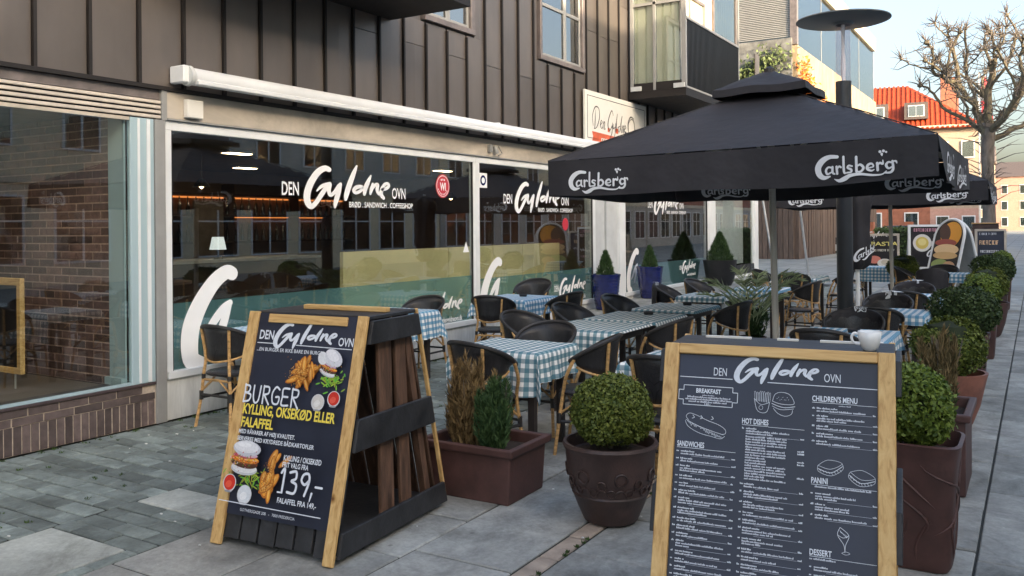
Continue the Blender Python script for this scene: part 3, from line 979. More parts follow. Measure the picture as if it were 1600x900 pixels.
while z < 2.6:
    x = X - .265 - (.216 if row % 2 else .1)
    if row % 2 == 0:
        obj('brick', ibh, BW, (x + 7.8, -.01 + random.uniform(-.002, .002), z - .345)); 
    else:
        obj('brick', ib, BW, (x + 7.8, -.01, z - .345))
    for k in range(7):
        x -= .228
        obj('brick', ib, BW, (x + 7.8, -.01 + random.uniform(-.003, .002), z - .345))
    z += .0695; row += 1
# framed board inside the shop
FB = thing('framed_board', 'black board in a pale wooden frame on thin legs inside the left shop', 'board', (-8.35, 3.9, .345))
FBx0, FBx1 = -9.3, -7.09
m = MB(); yb = 3.95
m.box(FBx0, yb - .02, .47, FBx1, yb + .02, .52); m.box(FBx0, yb - .02, 1.195, FBx1, yb + .02, 1.255); m.box(FBx1 - .05, yb - .021, .52, FBx1, yb + .021, 1.195)
o = m.build('frame', 'pine_h', FB, bevel=.003); o.location = (8.35, -3.9, -.345)
o = MB().box(FBx0, yb - .006, .52, FBx1 - .05, yb + .006, 1.195).build('panel', 'poster_black', FB); o.location = (8.35, -3.9, -.345)
for xx in (-7.2, -9.2):
    o = MB().tube([(xx, yb, .345), (xx, yb, .47)], .008, 8).build('leg', 'steel', FB); o.location = (8.35, -3.9, -.345)

# cafe windows
def shopwin(y0, y1, zf, film, left=.06, right=.06):
    fr = MB()
    fr.box(X - .06, y0, 2.50, X + .012, y1, 2.583)
    fr.box(X - .06, y0, zf - .065, X + .03, y1, zf)
    fr.box(X - .06, y0, zf, X + .012, y0 + left, 2.50)
    fr.box(X - .06, y1 - right, zf, X + .012, y1, 2.50)
    f = bpart(fr, 'window_frame', 'white_frame', bevel=.004)
    gz = MB()
    e = .012
    gz.box(X - .02, y0 + left, zf, X + .002, y0 + left + e, 2.5).box(X - .02, y1 - right - e, zf, X + .002, y1 - right, 2.5)
    gz.build('gasket', 'black', f)['kind'] = 'stuff'
    MB().box(X - .022, y0 + left, zf, X - .014, y1 - right, 2.50).build('pane', 'glass', f)
    MB().quad((X - .026, y0 + left, zf), (X - .026, y1 - right, zf), (X - .026, y1 - right, film), (X - .026, y0 + left, film)).build('frosted_film', 'film', f)
    return f
W1 = shopwin(4.795, 9.59, .42, 1.0)
W2 = shopwin(9.594, 13.23, .42, .94, .085, .09)
W3 = shopwin(14.42, 19.12, .42, .9)
bpart(MB().box(X - .3, 4.79, .0, X + .0, 13.22, .352), 'plinth', 'plinth', bevel=.005)
bpart(MB().box(X - .3, 14.42, .0, X + .0, 19.1, .352), 'plinth', 'plinth')
m = MB(); m.box(X - .2, 13.235, 0, X - .05, 13.72, 2.6); m.box(X - .2, 13.76, 0, X - .03, 14.2, 2.6)
bpart(m, 'pillar_panel', 'pillar', bevel=.006)
bpart(MB().box(X - .1, 14.2, 0, X + .02, 14.415, 2.595), 'white_post', 'white_frame', bevel=.004)
bpart(MB().box(X - .1, 19.125, 0, X + .02, 19.6, 2.595), 'white_post', 'white_frame', bevel=.004)
bpart(MB().box(X - .1, 22.85, 0, X + .02, 23.19, 2.595), 'white_post', 'white_frame', bevel=.004)
f = bpart(MB().box(X - .06, 19.605, .3, X - .01, 19.67, 2.59).box(X - .06, 22.78, .3, X - .01, 22.845, 2.59).box(X - .06, 19.67, .3, X - .01, 22.78, .38), 'door', 'white_frame')
MB().box(X - .03, 19.67, .38, X - .024, 22.78, 2.59).build('pane', 'glass', f)
MB().box(X - .3, 19.67, .62, X - .28, 22.78, 2.59).build('blind_or_reflection', 'pillar', f)  # the door's own beige blind
gr = MB()
for i in range(26):
    gr.box(X - .0, 19.7 + i * .12, .38, X + .015, 19.76 + i * .12, .62)
gr.build('grille', 'dark_frame', f)

def wall2d(mesh2d_list, name, m_, par, yo, zo, s, x=X + .004):
    mm = MB()
    for md, (dy, dz, k) in mesh2d_list:
        mm.add2d(md, lambda a, b: (x, yo + (dy + a * k) * s, zo + (dz + b * k) * s))
    o = mm.build(name, m_, par)
    return o
def glasslogo(par, ya, yb, z, sub=True, zoff=0):
    """DEN Gyldne OVN over the span ya..yb in metres"""
    s = (yb - ya)
    L = [(textfit('DEN', 0, .118, 0, .068, .015), (0, 0, 1)),
         (GYLDNE, (.16, -.072, .69)),
         (textfit('OVN', .873, 1.0, 0, .063, .015), (0, 0, 1))]
    if sub:
        L.append((textfit('BRØD . SANDWICH . COFFEESHOP', .5, 1.07, -.056, .03, .02), (0, 0, 1)))
    return wall2d(L, 'window_lettering', 'vinyl', par, ya, z, s, X - .012)
glasslogo(W1, 6.149, 8.116, 1.98)
glasslogo(W2, 10.325, 12.30, 1.97)
glasslogo(W3, 15.60, 17.56, 1.98)
def bigG(par, ya, z, s, upto=1.0):
    g_ = ([], [])
    V, F = [], []
    stroke([(428, 196, 34), (408, 192, 36), (370, 216, 40), (328, 268, 46), (302, 326, 50), (302, 390, 46), (330, 410, 40)], V, F)
    stroke([(420, 268, 16), (398, 282, 22), (368, 312, 22), (342, 342, 12)], V, F)
    stroke([(418, 270, 16), (402, 310, 24), (384, 356, 22)], V, F)
    V = layered(V, F, STROKE_END[-3:])
    md = ([((x - 285) / 150, (410 - y_) / 150, z_) for x, y_, z_ in V], F)
    return wall2d([(md, (0, 0, 1))], 'window_emblem', 'vinyl', par, ya, z, s, X - .012)
bigG(W1, 4.99, .43, .56)
bigG(W2, 9.74, .43, .5)
bigG(W3, 14.6, .43, .5)
def minilogo(par, ya, yb, z):
    s = yb - ya
    return wall2d([(textfit('DEN', 0, .13, 0, .085, .015), (0, 0, 1)), (GYLDNE, (.15, -.1, .83)), (textfit('www.dengyldneovn.dk', .45, .98, -.15, .06, .02), (0, 0, 1))],
                  'window_lettering', 'vinyl', par, ya, z, s, X - .012)
minilogo(W1, 8.2, 9.3, .6)
minilogo(W2, 11.8, 12.9, .62)
minilogo(W3, 17.3, 18.3, .7)
def disc(r, n=28, cx=0, cy=0):
    return ([(cx + r * math.cos(2 * PI * i / n), cy + r * math.sin(2 * PI * i / n)) for i in range(n)], [tuple(range(n))])
def ring(r0, r1, n=28, cx=0, cy=0):
    V = []; F = []
    for i in range(n):
        t = 2 * PI * i / n
        V += [(cx + r0 * math.cos(t), cy + r0 * math.sin(t)), (cx + r1 * math.cos(t), cy + r1 * math.sin(t))]
        j = (i + 1) % n
        F.append((2 * i, 2 * i + 1, 2 * j + 1, 2 * j))
    return (V, F)
def sticker(par, y_, z_, r, nm='round_sticker'):
    o = wall2d([(disc(1), (0, 0, 1))], nm, 'red', par, y_, z_, r, X - .012)
    wall2d([(ring(.84, .9), (0, 0, 1)), (textfit('WI', -.42, .42, -.35, .62, .04), (0, 0, 1)), (disc(.09, 8, -.22, .52), (0, 0, 1)), (disc(.09, 8, .22, .52), (0, 0, 1)),
            (disc(.08, 8, 0, .55), (0, 0, 1))] +
           [(([(.7 * math.cos(a) - .05, .7 * math.sin(a) - .06), (.7 * math.cos(a) + .05, .7 * math.sin(a) - .06), (.7 * math.cos(a) + .05, .7 * math.sin(a) + .06), (.7 * math.cos(a) - .05, .7 * math.sin(a) + .06)], [(0, 1, 2, 3)]), (0, 0, 1)) for a in [R(q) for q in range(205, 340, 17)]],
           'sticker_print', 'vinyl', par, y_, z_, r, X - .009)
sticker(W1, 8.87, 2.16, .15)
wall2d([(disc(1), (0, 0, 1))], 'round_sticker', 'red', W2, 12.18, 1.67, .1, X - .012)
wall2d([(([(-1, -1), (1, -1), (1, 1), (-1, 1)], [(0, 1, 2, 3)]), (0, 0, 1))], 'square_sticker', 'vinyl', W2, 9.80, 2.27, .1, X - .012)
wall2d([(ring(.4, .7), (0, 0, 1))], 'sticker_print', 'pot_blue', W2, 9.80, 2.27, .1, X - .009)
wall2d([(([(-1, -1), (1, -1), (0, 1)], [(0, 1, 2)]), (0, 0, 1))], 'triangle_sticker', 'vinyl', W1, 9.38, 1.38, .07, X - .012)

# white cassette awning
AW = thing('rolled_awning', 'white rolled up cassette awning fixed above the shop windows', 'awning', (-6.2, 4.9, 2.97))
m = MB(); m.tube([(-6.235, 4.93, 2.965), (-6.235, 15.0, 2.965)], .075, 20)
o = m.build('cassette', 'awning', AW, smooth=True); o.location = (6.2, -4.9, -2.97)
m = MB(); m.box(-6.2, 4.95, 2.885, -6.14, 15.0, 2.93)
o = m.build('front_bar', 'awning', AW, bevel=.008); o.location = (6.2, -4.9, -2.97)
m = MB(); m.lathe([(.0, -.02), (.075, -.02), (.09, 0), (.085, .03), (.0, .03)], 20)
for yy_ in (4.92,):
    o = m.build('end_cap', 'pillar', AW, smooth=True, rot=(PI / 2, 0, 0)); o.location = (-.035, yy_ - 4.9, -.005)
for yy_ in (4.87, 9.9, 14.9):
    o = MB().box(-6.39, yy_ - .03, 2.9, -6.2, yy_ + .03, 3.05).build('bracket', 'white_frame', AW, bevel=.01); o.location = (6.2, -4.9, -2.97)

# shop sign on the cladding
SG = thing('shop_sign', 'flat cream sign board with thin script lettering and a red ribbon on the metal cladding', 'sign', (X + .06, 14.05, 3.45))
so = (-X - .06, -14.05, -3.45)
o = MB().box(X + .032, 12.75, 3.03, X + .07, 15.34, 3.89).build('board', 'sign_cream', SG, bevel=.003); o.location = so
xs = X + .073
m = MB()
for (a, b, c, d) in ((12.83, 3.80, 15.26, 3.81), (12.83, 3.10, 15.26, 3.11), (12.83, 3.11, 12.84, 3.80), (15.25, 3.11, 15.26, 3.80)):
    m.box(xs - .003, a, b, xs, c, d)
def script(P):
    V, F = [], []
    for s_ in P: stroke(s_, V, F)
    V = layered(V, F, STROKE_END[-len(P):])
    return ([(x / 100, (100 - y_) / 100, z_) for x, y_, z_ in V], F)
SCR = script([
    [(20, 20, 1), (18, 50, 4), (14, 78, 3)], [(4, 70, 2), (0, 40, 3), (18, 12, 4), (42, 14, 3), (46, 42, 4), (28, 72, 3), (10, 78, 2)],
    [(54, 62, 2), (64, 54, 3), (58, 48, 2), (52, 62, 3), (60, 74, 2), (70, 66, 2)], [(72, 50, 2), (70, 74, 3)], [(72, 60, 1), (82, 50, 3), (80, 74, 3), (88, 70, 1)],
    [(142, 24, 2), (132, 10, 3), (112, 34, 4), (104, 60, 4), (116, 74, 3), (134, 58, 3)], [(136, 48, 2), (132, 80, 4), (116, 100, 2)],
    [(142, 52, 2), (142, 66, 3), (156, 60, 2)], [(160, 48, 3), (154, 80, 3), (144, 98, 2)],
    [(172, 16, 2), (164, 50, 4), (168, 74, 2)], [(190, 54, 2), (176, 60, 3), (182, 74, 2), (194, 60, 2)], [(206, 20, 3), (196, 52, 4), (198, 74, 2)],
    [(206, 50, 2), (204, 74, 3)], [(206, 60, 1), (216, 50, 3), (214, 74, 3)], [(224, 62, 2), (234, 54, 3), (228, 48, 2), (222, 62, 3), (230, 74, 2), (240, 68, 1)],
    [(296, 20, 2), (270, 16, 4), (252, 40, 5), (258, 72, 4), (284, 78, 3), (302, 56, 4), (294, 26, 3), (268, 26, 2), (248, 48, 1)],
    [(306, 52, 2), (310, 74, 3), (320, 50, 2)], [(326, 50, 2), (325, 74, 3)], [(326, 60, 1), (336, 50, 3), (335, 74, 2)]])
m.add2d(SCR, lambda a, b: (xs, 13.02 + a * .58, 3.27 + b * .55 - .12))
for i, yy_ in enumerate((13.62, 13.95, 14.32, 14.62)):
    if i > 1: m.box(xs - .002, yy_, 3.2, xs, yy_ + .11, 3.24).box(xs - .002, yy_, 3.26, xs, yy_ + .12, 3.275).box(xs - .002, yy_ + .03, 3.29, xs, yy_ + .08, 3.33)
o = m.build('lettering', 'ink', SG); o.location = so
m = MB(); m.poly([(xs, 13.0, 3.22), (xs, 13.04, 3.14), (xs, 13.0, 3.06), (xs, 14.9, 3.02), (xs, 14.86, 3.10), (xs, 14.9, 3.18)])
m.box(xs - .002, 13.62, 3.26, xs, 13.70, 3.33).box(xs - .002, 13.95, 3.26, xs, 14.05, 3.35)
o = m.build('ribbon', 'sign_red', SG); o.location = so
m = MB().add2d(textfit('mad . brød', 13.35, 14.4, 3.085, .07, .02), lambda a, b: (xs + .003, a, b))
o = m.build('lettering', 'sign_cream', SG); o.location = so

# balconies (parts of the building)
m = MB().box(X + .005, 4.7, 4.05, -5.28, 7.85, 4.2)
b1 = bpart(m, 'balcony', 'clad_dark')
m = MB()
m.box(-5.31, 4.7, 4.201, -5.28, 7.85, 4.235); m.box(-5.31, 4.7, 5.2, -5.28, 7.85, 5.24); m.box(X + .01, 7.82, 4.201, -5.312, 7.849, 4.235); m.box(X + .01, 7.82, 5.2, -5.312, 7.849, 5.24)
m.build('rail', 'grey_frame', b1)
bl_ = MB().box(0, 0, 0, .012, .012, .963).mesh('baluster', 'black_metal')
for i in range(28): obj('baluster', bl_, b1, (-5.303, 4.75 + i * .11, 4.236))
for i in range(10): obj('baluster', bl_, b1, (X + .1 + i * .1, 7.828, 4.236))
m = MB().box(X + .035, 14.63, 3.94, -5.28, 17.85, 4.075)
b2 = bpart(m, 'balcony', 'clad_dark')
m = MB()
m.box(-5.315, 14.66, 5.30, -5.27, 17.83, 5.345); m.box(-5.31, 14.66, 4.077, -5.275, 17.83, 4.11); m.box(-5.315, 17.8, 4.077, -5.275, 17.845, 6.9)
m.build('rail', 'grey_frame', b2)
bl_ = MB().box(0, 0, 0, .02, .014, 1.19).mesh('baluster', 'black_metal')
for i in range(46): obj('baluster', bl_, b2, (-5.305, 14.72 + i * .068, 4.11))
MB().box(-5.33, 14.72, 4.112, -5.322, 17.8, 5.28).build('screen', 'clad_dark', b2)
m = MB()
m.box(X + .06, 14.64, 4.08, X + .12, 14.7, 6.9); m.box(-5.36, 14.64, 4.08, -5.28, 14.70, 6.9); m.box(-5.9, 14.645, 4.08, -5.85, 14.695, 6.9); m.box(X + .12, 14.645, 5.62, -5.36, 14.69, 5.67)
m.build('window_frame', 'grey_frame', b2)
m = MB(); m.box(X + .12, 14.65, 4.08, -5.36, 14.69, 4.22); m.build('threshold', 'clad_dark', b2)
MB().box(X + .08, 14.60, 4.08, X + .28, 14.638, 4.16).build('fixing', 'pillar', b2); MB().box(-5.5, 14.60, 4.08, -5.3, 14.638, 4.16).build('fixing', 'pillar', b2)
MB().box(X + .12, 14.665, 4.22, -5.36, 14.673, 5.62).build('pane', 'glass_mirror', b2)
MB().box(X + .12, 14.665, 5.67, -5.36, 14.673, 6.9).build('pane', 'glass_mirror', b2)
MB().box(X + .125, 14.70, 4.23, -5.91, 14.71, 6.88).build('blind_or_reflection', 'cream_trim', b2)  # pale panel added behind the pane, standing in for its bright reflection
MB().box(-5.845, 14.70, 4.23, -5.42, 14.71, 6.88).build('blind_or_reflection', 'cream_trim', b2)  # second added panel, imitates the reflection in the right half

# ------------------------------------------------------------------ cafe interior
CR = thing('cafe_interior', 'dim brown cafe room behind the shop windows', 'room', (-9, 14, .3))
co = (9, -14, -.3)
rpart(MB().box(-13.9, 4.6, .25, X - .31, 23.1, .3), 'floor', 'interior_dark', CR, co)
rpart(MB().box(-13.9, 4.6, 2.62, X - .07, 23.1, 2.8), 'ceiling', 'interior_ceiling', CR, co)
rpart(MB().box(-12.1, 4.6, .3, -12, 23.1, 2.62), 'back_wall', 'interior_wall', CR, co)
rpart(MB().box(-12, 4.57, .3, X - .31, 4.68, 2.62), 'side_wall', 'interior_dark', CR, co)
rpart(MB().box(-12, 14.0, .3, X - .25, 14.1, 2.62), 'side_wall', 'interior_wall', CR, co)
BN = thing('bench_seat', 'long yellow olive bench back standing behind the cafe windows', 'bench', (-7.3, 10, .3))
for i, (a, b) in enumerate(((7.98, 10.2), (10.21, 12.3), (12.31, 13.6))):
    o = MB().box(-7.34, a, .3, -7.28, b, 1.345).build('backrest_panel', 'bench', BN, bevel=.006); o.location = (7.3, -10, -.3)
o = MB().box(-7.85, 7.98, .3, -7.35, 13.6, .76).build('seat', 'interior_wall', BN); o.location = (7.3, -10, -.3)
def ishelf():
    S = thing('bar_shelf', 'bar back shelf glowing orange with bottles inside the cafe', 'shelf', (-11.6, 10.5, .3))
    off = (11.6, -10.5, -.3)
    m = MB()
    for z in (1.4, 1.85, 2.2): m.box(-11.98, 8.6, z, -11.7, 13.2, z + .035)
    for y_ in (8.6, 10.1, 11.6, 13.17): m.box(-11.98, y_, .3, -11.69, y_ + .03, 2.4)
    o = m.build('frame', 'interior_dark', S); o.location = off
    m = MB(); m.box(-11.97, 8.7, 2.16, -11.93, 13.1, 2.185); m.box(-11.97, 10.2, 1.83, -11.93, 12.5, 1.845)
    o = m.build('glow_strip', 'warm_glow', S); o.location = off
    bt = MB().lathe([(.0, 0), (.035, 0), (.035, .17), (.013, .22), (.013, .29), (0, .29)], 10).mesh('bottle', 'glass_far', True)
    for z in (1.435, 1.885):
        y_ = 8.8
        while y_ < 13:
            b = obj('bottle', bt, None, (-11.82, y_, z))
            tag(b, 'bottle standing on the glowing bar shelf inside the cafe', 'bottle', 'bottles on the bar shelf')
            y_ += .16
ishelf()
CT = thing('service_counter', 'dark service counter with a pale top inside the cafe', 'counter', (-9.6, 8, .3))
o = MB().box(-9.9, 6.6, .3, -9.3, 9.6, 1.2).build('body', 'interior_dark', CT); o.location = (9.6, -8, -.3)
o = MB().box(-9.95, 6.55, 1.2, -9.25, 9.65, 1.235).build('top', 'white_top', CT); o.location = (9.6, -8, -.3)
TL = thing('table_lamp', 'small table lamp with a pale shade on the counter inside the cafe', 'lamp', (-9.45, 7.9, 1.235))
MB().lathe([(.06, 0), (.06, .015), (.015, .03), (.015, .13), (.0, .13)], 16).build('base', 'black', TL, smooth=True)
MB().lathe([(.11, .13), (.075, .30)], 20).build('lamp_shade', 'lamp_shade', TL, smooth=True)
for i, (x_, y_, z_) in enumerate(((-9.4, 7.6, 2.2), (-10.5, 14.6, 2.1), (-9.0, 12.7, 2.15), (-10.2, 16.2, 2.1), (-8.6, 16.5, 2.1))):
    pl = thing('pendant_lamp', ['small glowing pendant lamp hanging above the cafe counter', 'small glowing pendant lamp hanging deep in the cafe before the bar shelf', 'small glowing pendant lamp hanging behind the second shop window', 'small glowing pendant lamp at the far back of the cafe room', 'small glowing pendant lamp behind the third shop window'][i], 'lamp', (x_, y_, z_), 0, 'pendant lamps in the cafe')
    MB().tube([(0, 0, .1), (0, 0, 2.62 - z_)], .004, 5).build('cord', 'black', pl)
    MB().lathe([(.11, 0), (.04, .1), (0, .11)], 16).build('shade', 'black', pl, smooth=True)
    MB().lathe([(0, -.03), (.03, 0), (0, .04)], 12).build('bulb', 'warm_lamp', pl, smooth=True)
for i, (x_, y_) in enumerate(((-8.7, 10.2), (-8.5, 12.4), (-8.6, 6.3), (-8.3, 16.2), (-8.4, 18.4))):
    tb = thing('cafe_table', ['dark round cafe table with a white box behind the bench back', 'dark round cafe table seen through the second shop window', 'dark round cafe table in the near corner of the cafe room', 'dark round cafe table seen through the third shop window', 'dark round cafe table at the far end behind the third window'][i], 'table', (x_, y_, .3), 0, 'tables inside the cafe')
    MB().lathe([(0, .72), (.4, .72), (.4, .75), (0, .75)], 24).build('tabletop', 'white_top' if i == 0 else 'interior_wall', tb)
    MB().lathe([(.25, 0), (.25, .02), (.03, .04), (.03, .72)], 12).build('base', 'black', tb)
mb_ = MB().box(-.04, -.04, 0, .04, .04, .1)
tag(mb_.build('napkin_box', 'ceramic', loc=(-8.6, 10.3, 1.051)), 'small white napkin box on a table inside the cafe', 'box')
for x_, y_, lb in ((-8.6, 7.5, 'thin lit ceiling lamp at the left end of the first cafe window'), (-8.6, 11.9, 'thin lit ceiling lamp above the round red sticker'),
                   (-8.6, 15.5, 'thin lit ceiling lamp deep behind the second cafe window'), (-8.6, 18.4, 'thin lit ceiling lamp behind the white pillar'),
                   (-8.6, 21.3, 'thin lit ceiling lamp behind the third window lettering'), (-10.6, 9.4, 'thin lit ceiling lamp above the glowing bar shelf, deeper in the room')):
    c = thing('ceiling_lamp', lb, 'lamp', (x_, y_, 2.59), 0, 'ceiling lamps in the cafe')
    MB().box(-.09, -.2, .0, .09, .2, .03).build('housing', 'white_frame', c)
    MB().box(-.07, -.18, -.006, .07, .18, -.001).build('diffuser', 'ceil_glow', c)
for y_ in (3.4, 1.6):  # lamps added to brighten the dark shop room and its brick wall
    c = thing('ceiling_lamp', 'added ceiling light brightening the left shop room, %s' % ('near the brick wall' if y_ > 3 else 'far from the brick wall'), 'lamp', (-7.6, y_, 2.59), 0, 'added ceiling lights in the left shop')
    MB().box(-.09, -.2, .0, .09, .2, .03).build('housing', 'white_frame', c)
    MB().box(-.07, -.18, -.006, .07, .18, -.001).build('diffuser', 'ceil_glow', c)
# pale posters / openings on the back wall
for i, (y_, w_, z0, z1) in enumerate(((8.2, .9, 1.2, 2.0), (14.8, .7, 1.0, 2.0), (9.2, .6, 1.2, 2.1))):
    pp = MB().box(-11.99 if i != 2 else -11.6, y_, z0, -11.96 if i != 2 else -11.58, y_ + w_, z1).build('wall_panel', 'interior_ceiling')
    tag(pp, ['wide pale panel on the back wall of the cafe left of the bar shelf', 'pale panel on the back wall behind the third window', 'tall pale panel standing before the bar shelf'][i], 'panel', 'pale panels in the cafe')

# ------------------------------------------------------------------ opposite side of the street (reflected in the windows, shades the terrace)
def windows_on(par, xf, ys, zs, w, h, frame_m, nx=1, y_dir=True, pane='glass_far'):
    """windows on a facade at x = xf, normal direction nx"""
    fm = MB(); t = .06
    fm.box(0, -w / 2 - t, -t, .05, w / 2 + t, 0); fm.box(0, -w / 2 - t, h, .05, w / 2 + t, h + t); fm.box(0, -w / 2 - t, 0, .05, -w / 2, h); fm.box(0, w / 2, 0, .05, w / 2 + t, h)
    fm.box(.005, -.03, 0, .045, .03, h); fm.box(.005, -w / 2, h * .62, .045, -.03, h * .62 + .05); fm.box(.005, .03, h * .62, .045, w / 2, h * .62 + .05)
    fme = fm.mesh('window', frame_m)
    pme = MB().box(.0, -w / 2, 0, .02, w / 2, h).mesh('pane', 'black')
    pme2 = MB().quad((.024, -w / 2, 0), (.024, w / 2, 0), (.024, w / 2, h), (.024, -w / 2, h)).mesh('pane', pane)
    for y_ in ys:
        for z_ in zs:
            o = obj('window', fme, par, (xf, y_, z_), (0, 0, 0 if nx > 0 else PI))
            obj('pane', pme, o); obj('glass', pme2, o)
def opp(name, label, y0, y1, h, mwall, mtrim, base):
    t = thing(name, label, 'building', (12, (y0 + y1) / 2, 0))
    yc = (y0 + y1) / 2
    MB().box(0, y0 - yc, 0, 11, y1 - yc, h).build('wall', mwall, t)
    MB().box(-.03, y0 - yc, 0, -.002, y1 - yc, 3.0).build('shop_base', base, t)
    MB().box(-.12, y0 - yc, 3.0, -.001, y1 - yc, 3.25).box(-.3, y0 - yc, h - .3, -.001, y1 - yc, h).build('cornice', mtrim, t)
    r = MB(); r.v = [(-.4, y0 - yc, h), (-.4, y1 - yc, h), (11, y1 - yc, h), (11, y0 - yc, h), (5.5, y0 - yc, h + 1.2), (5.5, y1 - yc, h + 1.2)]
    r.f = [(0, 1, 5, 4), (2, 3, 4, 5), (0, 4, 3), (1, 2, 5), (0, 3, 2, 1)]; r.mi = [0] * 5
    r.build('roof', 'roof_far', t)
    n = int((y1 - y0) / 2.4)
    ys = [y0 - yc + (i + .5) * (y1 - y0) / n for i in range(n)]
    windows_on(t, -.002, ys, [4.1, 6.9] if h > 9 else [4.1], 1.1, 1.6, 'white_frame', nx=-1)
    windows_on(t, -.035, ys, [.7], 1.7, 1.9, 'white_frame', nx=-1)
opp('town_house', 'cream town house across the street from the cafe, nearest the camera', -26, -2, 11.3, 'cream_wall', 'cream_trim', 'brick_far')
opp('town_house', 'pale yellow town house across the street, second in its row', -1.9, 17, 11.0, 'cream_wall', 'cream_trim', 'cream_trim')
opp('town_house', 'grey town house across the street, third in its row', 17.1, 34, 11.1, 'grey_wall', 'cream_trim', 'cream_wall')
opp('town_house', 'cream town house across the street, fourth in its row', 34.1, 60, 10.3, 'cream_wall', 'cream_trim', 'grey_wall')
opp('town_house', 'red brick town house across the street, last in its row', 60.1, 130, 11.5, 'brick_far', 'cream_trim', 'grey_wall')

# ------------------------------------------------------------------ glass office building beyond the cafe
GB = thing('office_building', 'office building of louvred glass above a stone and plaster wall beyond the cafe', 'building', (-9.4, 41, 0))
go = (9.4, -41, 0)
def gpart(mb, name, m_, **k): return rpart(mb, name, m_, GB, go, **k)
gx = -9.4
gpart(MB().box(-30, 41.3, 0, gx - .25, 63.7, 14.2), 'wall', 'grey_wall')
gpart(MB().box(gx - .24, 41.0, 3.6, gx, 63.7, 9.9), 'plaster_wall', 'plaster')
m = MB(); yy_ = 41.0
while yy_ < 63.5:
    m.box(gx - .24, yy_, 0, gx + random.uniform(-.03, .02), yy_ + .22, 3.59); yy_ += .24
gpart(m, 'timber_boarding', 'timber_wall')['kind'] = 'stuff'
gpart(MB().box(-30, 40.85, 3.6, gx - .245, 41.29, 10.25), 'stone_wall', 'stone_wall')
m = MB()
xx = -30
while xx < gx - .3:
    m.box(xx, 40.8 + random.uniform(-.04, .02), 0, xx + .22, 41.2, 3.55); xx += .24
gpart(m, 'timber_boarding', 'timber_wall')
m = MB()
for i in range(46):
    z = 10.35 + i * .085
    m.box(-30, 41.02, z, gx - .34, 41.06, z + .05)
gpart(m, 'louvre', 'grey_frame')
gpart(MB().box(-30, 41.1, 10.25, gx - .3, 41.2, 14.2), 'glazing', 'glass_far')
gpart(MB().box(gx - .33, 40.95, 9.95, gx - .02, 41.25, 14.3), 'corner_post', 'brown_frame')
ys = [41.3 + i * (22.3 / 4) for i in range(5)]
for a, b in zip(ys, ys[1:]):
    gpart(MB().box(gx - .2, a + .03, 9.92, gx - .15, b - .03, 13.4), 'glass_panel', 'glass_sky')
    gpart(MB().box(gx - .21, b - .025, 9.92, gx - .14, b + .025, 13.4), 'mullion', 'grey_frame')
gpart(MB().box(gx - .3, 41.3, 13.41, gx, 63.7, 14.3), 'parapet', 'cream_trim')
def leafcloud(m, n, fn, s, normal=None):
    for _ in range(n):
        p = Vector(fn())
        a = Vector((random.gauss(0, 1), random.gauss(0, 1), random.gauss(0, 1))).normalized()
        b = a.orthogonal().normalized() * s * random.uniform(.6, 1.3)
        a = a * s * random.uniform(.6, 1.3)
        m.quad(tuple(p - a), tuple(p + b * .5), tuple(p + a), tuple(p - b * .5))
m = MB()
def f1():
    c = random.choice([(-10.4, 9.3, 1.0), (-11.2, 9.0, .8), (-12.0, 8.6, .9), (-13, 8.2, 1.2)])
    return (c[0] + random.gauss(0, .45), 40.6 + random.gauss(0, .2), c[1] + random.gauss(0, .3) * c[2])
leafcloud(m, 900, f1, .12)
tag(m.build('climbing_plant', 'leaf_green'), 'green climbing plant on the stone wall of the office building', 'plant')
m = MB()
def f2():
    c = random.choice([(-9.2, 41.4, 8.6, .7), (-9.2, 42.3, 7.8, .7), (-9.2, 44.9, 7.6, .5), (-9.2, 45.2, 6.6, .7), (-9.2, 46.4, 6, .8)])
    return (c[0] + random.gauss(0, .12), c[1] + random.gauss(0, .5), c[2] + random.gauss(0, .6) * c[3])
leafcloud(m, 900, f2, .11)
tag(m.build('climbing_plant', 'leaf_orange'), 'orange autumn climbing plant on the sunlit plaster wall', 'plant')

# ------------------------------------------------------------------ orange roofed house in the distance
HR = math.atan2(1.1, 5.3) * .55
OH = thing('orange_roof_house', 'house with a steep orange tiled hip roof and white dormer windows down the street', 'house', (-11.6, 96, 0), HR)
# local frame: front faces -Y, width along x from -9 to 6.6
def hiproof():
    zb, zt = 11.0, 16.2
    a, b, c, d = (-11, -1.0, zb), (7.3, -1.0, zb), (7.3, 11, zb), (-11, 11, zb)
    r0, r1 = (-6, 5, zt), (.3, 5, zt)
    core = MB(); core.poly([a, b, r1, r0]); core.poly([b, c, r1]); core.poly([c, d, r0, r1]); core.poly([d, a, r0])
    core.build('roof', 'tile', OH)
    # tile courses as ribs running down the front and right slopes
    m = MB()
    n = 40
    for i in range(n):
        x_ = -10.9 + i * (18.1 / n)
        t0 = 0; t1 = 1.0
        # clip against hips
        if x_ < -6: t1 = (x_ + 11) / 5.0
        if x_ > .3: t1 = (7.3 - x_) / 7.0
        p = (x_, -1.0, zb + .03); q = (x_, -1.0 + 6 * t1, zb + (zt - zb) * t1 + .05)
        m.beam(p, q, .2, .16)
    o = m.build('tile_ridges', 'tile', OH); o['kind'] = 'stuff'
    m = MB()
    for i in range(40):
        y_ = -1 + i * .3
        t1 = (y_ + 1) / 6 if y_ < 5 else (11 - y_) / 6
        m.beam((7.3, y_, zb + .03), (7.3 - 7.0 * t1, y_, zb + (zt - zb) * t1 + .05), .14, .1)
    o = m.build('tile_ridges', 'tile', OH); o['kind'] = 'stuff'
hiproof()
MB().box(-10.4, -.4, 3.0, 6.7, 10.4, 11.3).build('wall', 'far_cream', OH)
MB().box(-10.45, -.45, 0, 6.75, 10.45, 3.0).build('base_wall', 'far_pink', OH)
